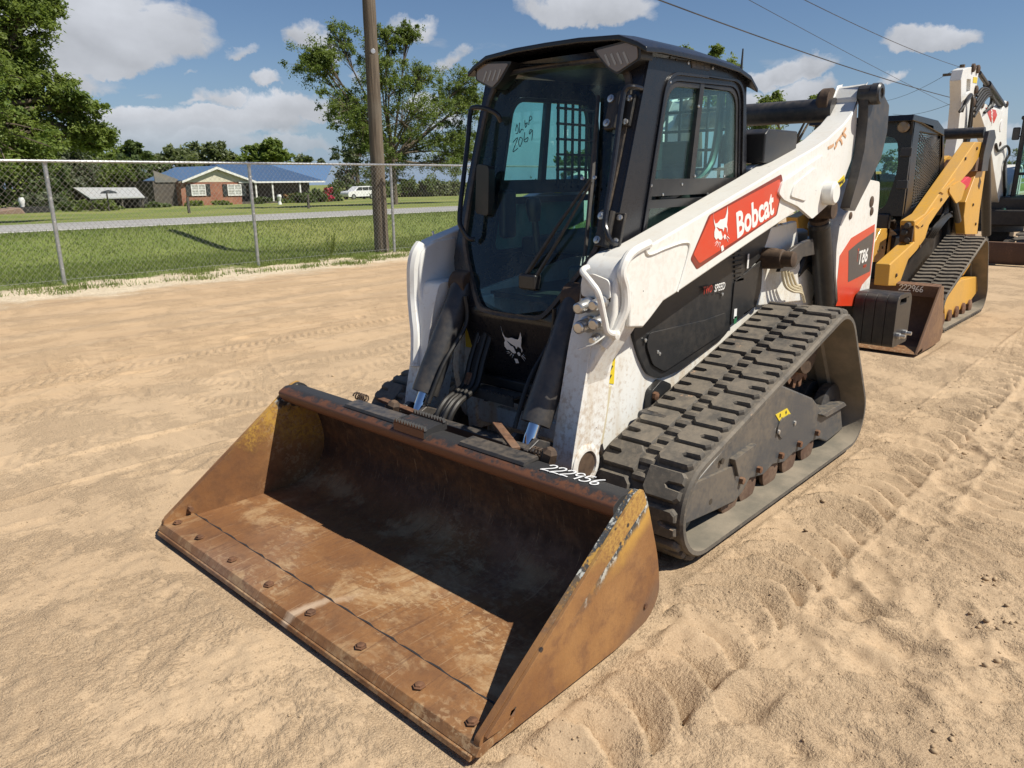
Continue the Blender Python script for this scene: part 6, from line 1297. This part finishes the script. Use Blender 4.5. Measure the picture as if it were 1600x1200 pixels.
for a0, a1 in ((.95, -.05), (-.15, -1.05), (-1.15, -1.85)): carp([(a0, 1.15), (min(a0, .5), 1.55), (max(a1, -1.55), 1.57), (a1, 1.15)], .70, .80).build('side_window', M['shutter'], CAR)
for a in (1.45, -1.45):
    w_ = MB().lathe((cq.x+a, -82+.72, cz+.36), (0, 1, 0), [(.36, 0), (.36, .2), (.25, .22), (0, .22)], 18).build('wheel', M['rubberhose'], CAR); MB().lathe((cq.x+a, -82+.93, cz+.36), (0, 1, 0), [(.22, 0), (.2, .03), (0, .035)], 14).build('rim', M['steel'], w_)
    MB().lathe((cq.x+a, -82.92, cz+.36), (0, 1, 0), [(.36, 0), (.36, .2)], 18).build('wheel', M['rubberhose'], CAR)

# ---- trees
M['bark'] = paint('tree_bark', (.10, .078, .058), .9, .1, bumps=.5)
M['leafA'] = leaf_material('leaf_oak', (.090, .145, .030), (.195, .245, .060), .5, .7, 3); M['leafB'] = leaf_material('leaf_pecan', (.085, .135, .032), (.180, .225, .060), .5, .6, 3)
M['leafC'] = leaf_material('leaf_dark', (.050, .080, .026), (.105, .145, .046), .4, .5, 2); M['leafD'] = leaf_material('leaf_far', (.100, .125, .060), (.155, .180, .085), .4, .3, 1); M['leafE'] = leaf_material('leaf_conifer', (.075, .095, .058), (.130, .150, .088), .4, .5, 2)
M['flower'] = leaf_material('flower_magenta', (.35, .02, .06), (.5, .04, .09), .2, 2, 5); M['leafF'] = leaf_material('leaf_orange', (.20, .10, .03), (.28, .15, .05), .3, 2, 5)
def leaf_cloud(centres, rad, n, size, rng, flat_=.75):
    """n leaf quads spread round the twig ends, clumped"""
    C = np.asarray(centres); k = rng.integers(0, len(C), n); nt = 9; D = rng.normal(size=(len(C), nt, 3)); D /= np.linalg.norm(D, axis=2)[:, :, None]; D[:, :, 2] *= flat_; j = rng.integers(0, nt, n)
    u = rng.random(n)**.7*1.15; R = np.asarray(rad)[k]; P = C[k]+D[k, j]*(u*R)[:, None]+rng.normal(size=(n, 3))*(R*.17)[:, None]-np.stack([0*u, 0*u, .18*R*u*u], -1); nn = rng.normal(size=(n, 3))*.75+np.array(SUN)*.55+[0, 0, .55]; nn /= np.linalg.norm(nn, axis=1)[:, None]; a = np.cross(nn, rng.normal(size=(n, 3))); a /= np.linalg.norm(a, axis=1)[:, None]+1e-9; b = np.cross(nn, a)
    s = size*(.6+.8*rng.random(n)); a = a*s[:, None]; b = b*(s*.55)[:, None]
    co = np.stack([P-a, P+b*.9-a*.1, P+a, P-b*.9-a*.1], 1).reshape(-1, 3); return co
def quads_obj(name, co, mat, parent, org):
    co = (co-np.array(org)).astype(np.float32); n = len(co)//4; me = bpy.data.meshes.new(name); me.vertices.add(4*n); me.vertices.foreach_set('co', co.ravel()); me.loops.add(4*n); me.loops.foreach_set('vertex_index', np.arange(4*n, dtype=np.int32))
    me.polygons.add(n); me.polygons.foreach_set('loop_start', np.arange(0, 4*n, 4, dtype=np.int32)); me.update(); me.validate(); me.materials.append(mat); o = bpy.data.objects.new(name, me); COL.objects.link(o); o.parent = parent; return o
def tree(name, label, base, H, blobs, mat, leaf, nleaf, seed, trunk_r=.25, clump=.55, nclump=9, group=None, cat='tree', bark=None, trunk_top=.45, flat_=.75):
    """blobs: crown lobes as (dx, dy, z, r) about the base; limbs run from the trunk to each lobe and fork into twigs that carry the leaves"""
    rng = np.random.default_rng(seed); base = V(base); t = empty(name, base, label, cat, group); w = MB(); fork = base+V((rng.normal()*.1, rng.normal()*.1, H*trunk_top))
    w.tube(spline([base-V((0, 0, .2)), base.lerp(fork, .5)+V((.08, .05, 0)), fork], 4), [trunk_r*(1.15-.45*i/8) for i in range(9)], 9)
    cs, rs = [], []
    for (dx, dy, z, r) in blobs:
        c = base+V((dx, dy, z)); st_ = base.lerp(fork, rng.uniform(.75, 1.0)); mid = st_.lerp(c, .5)+V(rng.normal(size=3))*r*.15; pts = spline([st_, mid, c], 4)
        w.tube(pts, [trunk_r*.55*(1-.75*i/(len(pts)-1)) for i in range(len(pts))], 6)
        for k in range(nclump):
            d = V(rng.normal(size=3)); d.normalize(); e = c+V((d.x, d.y, d.z*.8))*r*rng.uniform(.35, 1.35)**1.1
            w.tube([c.lerp(mid, rng.uniform(0, .6)), c.lerp(e, .6)+V(rng.normal(size=3))*.06*r, e], [trunk_r*.14, trunk_r*.09, trunk_r*.03], 4, cap=False)
            cs.append(e[:]); rs.append(clump*rng.uniform(.35, 1.35)*max(.6, r**.5*.7))
    w.build('trunk', bark or M['bark'], t, smooth=60); quads_obj('crown', leaf_cloud(cs, rs, nleaf, leaf, rng, flat_), mat, t, base); return t
def lobes(px_list, yplane, base):       # crown lobes surveyed from the photo: (x, y, radius px)
    out = []; rng = np.random.default_rng(len(px_list))
    for x_, y_, r_ in px_list:
        q = at(x_, y_, 'y', yplane); d = (q-CAM).dot(CF); r = r_/FPX*d; out.append((q.x-base[0], (q.y-base[1])+rng.normal()*r*.5, q.z-base[2], r))
    return out
def ptree(name, label, bpx, yplane, lob, mat, leaf, n, seed, **k):
    q = at(bpx, 300, 'y', yplane); base = (q.x, yplane, float(profile(yplane))); L_ = lobes(lob, yplane, base); H = max(l[2]+l[3] for l in L_); return tree(name, label, base, H, L_, mat, leaf, n, seed, **k)
# big oak at the left edge
ptree('oak_tree', 'large leafy oak at the left edge of the picture', -30, -31, [(10, 150, 62), (60, 205, 52), (-40, 90, 80), (20, 60, 42), (115, 168, 34), (130, 212, 26), (45, 120, 40), (35, 12, 36), (75, 8, 16), (-60, 200, 80), (20, 225, 50), (95, 150, 26), (155, 212, 12), (-80, 0, 90), (30, 95, 26)], M['leafA'], .078, 88000, 3, trunk_r=.36, nclump=34, clump=.62)
# pecan behind the pole
ptree('pecan_tree', 'tall open crowned tree behind the utility pole', 617, -44, [(545, 55, 34), (520, 95, 36), (500, 100, 22), (575, 105, 38), (520, 165, 34), (560, 165, 44), (610, 130, 44), (610, 55, 22), (630, 52, 16), (610, 190, 58), (650, 170, 44), (690, 160, 36), (715, 130, 30), (725, 165, 26), (660, 220, 50), (590, 235, 54), (700, 215, 34), (735, 205, 28), (640, 255, 42), (490, 88, 12), (740, 150, 20), (690, 250, 34), (722, 240, 30), (650, 120, 24), (748, 245, 22), (560, 200, 34)], M['leafB'], .076, 115000, 5, trunk_r=.20, nclump=30, clump=.66, trunk_top=.32)
ptree('grey_cedar', 'greyish conifer just left of the utility pole', 560, -112, [(560, 215, 20), (552, 245, 26), (565, 270, 34), (580, 225, 22), (545, 285, 26), (575, 195, 14)], M['leafE'], .34, 9000, 7, trunk_r=.4, clump=1.1, trunk_top=.6)
G = 'trees behind the house and along the left lawn'
ptree('round_tree', 'pale green round tree behind the left end of the blue roof', 270, -105, [(270, 245, 22), (255, 255, 14), (285, 250, 18)], M['leafD'], .35, 6000, 11, clump=1.0, group=G)
ptree('round_tree', 'olive green spreading tree behind the brick gable', 330, -105, [(315, 250, 22), (345, 246, 22), (365, 258, 12), (330, 240, 18)], M['leafD'], .35, 7000, 12, clump=1.0, group=G)
ptree('round_tree', 'dark green round topped tree above the blue roof', 413, -100, [(413, 240, 22), (398, 250, 14), (430, 248, 16), (412, 228, 14)], M['leafA'], .32, 7000, 13, clump=1.0, group=G)
ptree('small_tree', 'small pale tree top above the right end of the blue roof', 472, -110, [(472, 258, 14), (485, 262, 8), (460, 262, 8)], M['leafD'], .35, 2500, 14, clump=.9, group=G)
ptree('dark_palm_like_tree', 'dark spiky crowned tree above the shed', 204, -95, [(205, 240, 18), (192, 248, 12), (218, 248, 12), (205, 228, 9)], M['leafC'], .34, 5000, 15, clump=.8, group=G)
for k, (bx_, yp, lb, mt_, lab_) in enumerate(((30, -74, [(30, 250, 40), (10, 280, 44), (50, 290, 34), (-10, 240, 50)], 'leafC', 'dark dense tree behind the fence at the far left'), (95, -78, [(95, 235, 34), (115, 260, 30), (80, 270, 34), (105, 290, 30)], 'leafE', 'greyish leafy tree between the oak and the shed'),
                                     (150, -84, [(150, 248, 28), (165, 265, 24), (140, 275, 30), (175, 285, 22)], 'leafA', 'green tree rising behind the shed roof'), (200, -86, [(200, 275, 24), (215, 285, 22), (235, 280, 22)], 'leafC', 'low dark tree between the shed and the house'))):
    ptree('woodland_tree', lab_, bx_, yp, lb, M[mt_], .17, 22000, 30+k, clump=1.1, nclump=16, group=G, trunk_r=.3, trunk_top=.5)
# hedges and shrubs round the house
def shrub(label, px_, py_, rpx, yplane, mat, n, seed, wide=1.6, leaf=.14, name='shrub', group='shrubs in front of the house'):
    q = at(px_, py_, 'y', yplane); d = (q-CAM).dot(CF); r = rpx/FPX*d; z0 = float(profile(yplane)); rng = np.random.default_rng(seed); t = empty(name, (q.x, yplane, z0), label, 'shrub', group); w = MB(); cs, rs = [], []
    h = max(q.z-z0, .3)
    for k in range(12):
        e = V((q.x+rng.normal()*r*.5*wide, yplane+rng.normal()*r*.4, z0+rng.uniform(.15, 1.15)*h)); w.tube([V((q.x+rng.normal()*.1, yplane, z0)), e], [.03, .01], 4); cs.append(e[:]); rs.append(r*.42)
    w.build('stem', M['bark'], t); quads_obj('foliage', leaf_cloud(cs, rs, n, leaf, rng), mat, t, (q.x, yplane, z0)); return t
for i, (lab_, x_, y_, r_, yp, mt_, n_) in enumerate((('low green shrub under the left gable window', 300, 318, 10, -70, 'leafA', 1500), ('low green shrub under the right gable window', 345, 320, 9, -70, 'leafA', 1300), ('bright green leafy patch before the shed', 160, 318, 16, -60, 'leafB', 2600),
        ('big dark shrub covering the porch', 485, 302, 22, -68, 'leafC', 4500), ('dark shrub at the left porch post', 405, 312, 10, -69, 'leafC', 1800), ('green shrub beside the white statue', 455, 314, 9, -68, 'leafA', 1500), ('dark shrub right of the red flowers', 524, 309, 9, -70, 'leafC', 1600),
        ('shrub with dry orange leaves at the right of the porch', 505, 306, 7, -69, 'leafF', 900), ('shrub with dry orange leaves in the middle of the porch', 452, 303, 6, -69, 'leafF', 700), ('shrub at the left lawn corner by the shed', 110, 320, 14, -62, 'leafC', 2200), ('low shrub between shed and brick gable', 245, 318, 12, -67, 'leafC', 2000), ('tall shrub thicket left of the shed', 60, 310, 26, -66, 'leafE', 4500))):
    shrub(lab_, x_, y_, r_, yp, M[mt_], n_, 60+i)
shrub('crape myrtle with magenta flowers beside the porch', 514, 296, 7, -69, M['flower'], 700, 90, 1.0, group=None)
for i, (lab_, x_, y_, r_, yp, mt_, n_) in enumerate((('tall dark hedge behind the white car', 560, 290, 26, -95, 'leafC', 5000), ('hedge mass right of the white car', 640, 290, 34, -90, 'leafC', 7000), ('olive hedge seen left of the cab', 690, 292, 30, -88, 'leafD', 6000), ('hedge stretch behind the cab', 760, 295, 30, -92, 'leafC', 5000), ('far hedge stretch seen through the cab', 840, 290, 30, -95, 'leafC', 5000))):
    shrub(lab_, x_, y_, r_, yp, M[mt_], n_, 120+i, 1.9, .28, 'hedge', 'hedges behind the house')
tb_ = at(700, 316, 'y', -70); MB().tube([V((at(607, 315, 'y', -52).x, -52, -.6)), V((at(607, 240, 'y', -52).x, -52, 5))], .3, 8)
# trees behind the machines on the right
ptree('roadside_tree', 'leafy tree behind the rear arm of the white loader', 1230, -14, [(1195, 165, 16), (1250, 170, 22), (1230, 210, 40), (1190, 220, 34), (1275, 215, 30), (1270, 165, 14)], M['leafB'], .07, 30000, 201, trunk_r=.2, clump=.7, nclump=16)
ptree('cab_top_tree', 'tree whose tip shows just above the cab roof', 1090, -24, [(1080, 130, 50), (1060, 100, 30), (1110, 105, 34), (1040, 160, 40), (1122, 160, 40)], M['leafB'], .10, 16000, 202, trunk_r=.3, clump=.6)
ptree('lot_edge_tree', 'dark tree between the yellow cab and its lift arm', 1490, -12, [(1488, 235, 24), (1470, 250, 20), (1510, 255, 24), (1535, 262, 20)], M['leafA'], .16, 7000, 203, trunk_r=.25, clump=.6)
for i, x_ in enumerate((900, 965, 1010, 1330, 1400, 1450, 1560, 1610)):
    ptree('far_tree', 'far tree on the horizon, number %d from the left' % (i+1) if False else ['far tree seen through the windshield', 'far tree behind the left door pillar', 'far tree behind the side window', 'far tree behind the white upright', 'far tree behind the yellow cab', 'far tree behind the caged window', 'far tree behind the excavator boom', 'far tree at the right picture edge'][i], x_, -60, [(x_, 245, 22), (x_+18, 255, 18), (x_-16, 258, 18)], M['leafD'], .30, 4000, 220+i, clump=.9, group='far trees along the horizon')
# ---- far pole and power lines
fq = at(1504, 101, 'x', -42); FPO = empty('far_utility_pole', (-42, fq.y, 0), 'thin distant utility pole beside the excavator boom', 'utility pole'); MB().lathe((-42, fq.y, 0), (0, 0, 1), [(.16, -.2), (.12, fq.z)], 10).build('shaft', M['wood'], FPO)
MB().box((-42, fq.y, fq.z-.4), (.1, 1.6, .12)).build('crossarm', M['wood'], FPO)
def cable(label, a, b, sag, r=.012):
    a, b = V(a), V(b); pts = [a.lerp(b, i/24)-V((0, 0, 4*sag*(i/24)*(1-i/24))) for i in range(25)]; MB().tube(pts, r, 5).build('power_line', M['inkblack'], org=a); tag(COL.objects[-1], label, 'power line')
e1 = at(1500, 156, 'x', -42); s1_ = at(1070, 0, 'x', -16); cable('thick dark cable crossing the sky above the cab', s1_+(s1_-e1)*.4, e1, .25, .016)
e2 = at(1504, 106, 'x', -42); s2_ = at(1280, 0, 'x', -20); cable('upper thin cable running to the distant pole', s2_+(s2_-e2)*.4, e2, .2, .010)
e3 = at(1560, 200, 'x', -60); s3_ = at(1190, 0, 'x', -20); cable('middle thin cable passing over the yellow loader', s3_+(s3_-e3)*.4, e3, .2, .008)
e4 = at(1380, 158, 'x', -70); cable('faint cable from the distant pole to the left', fq, e4, .3, .012)
e5 = at(1395, 178, 'x', -70); cable('lowest faint cable behind the yellow cab', at(1496, 158, 'x', -42), e5, .3, .012)
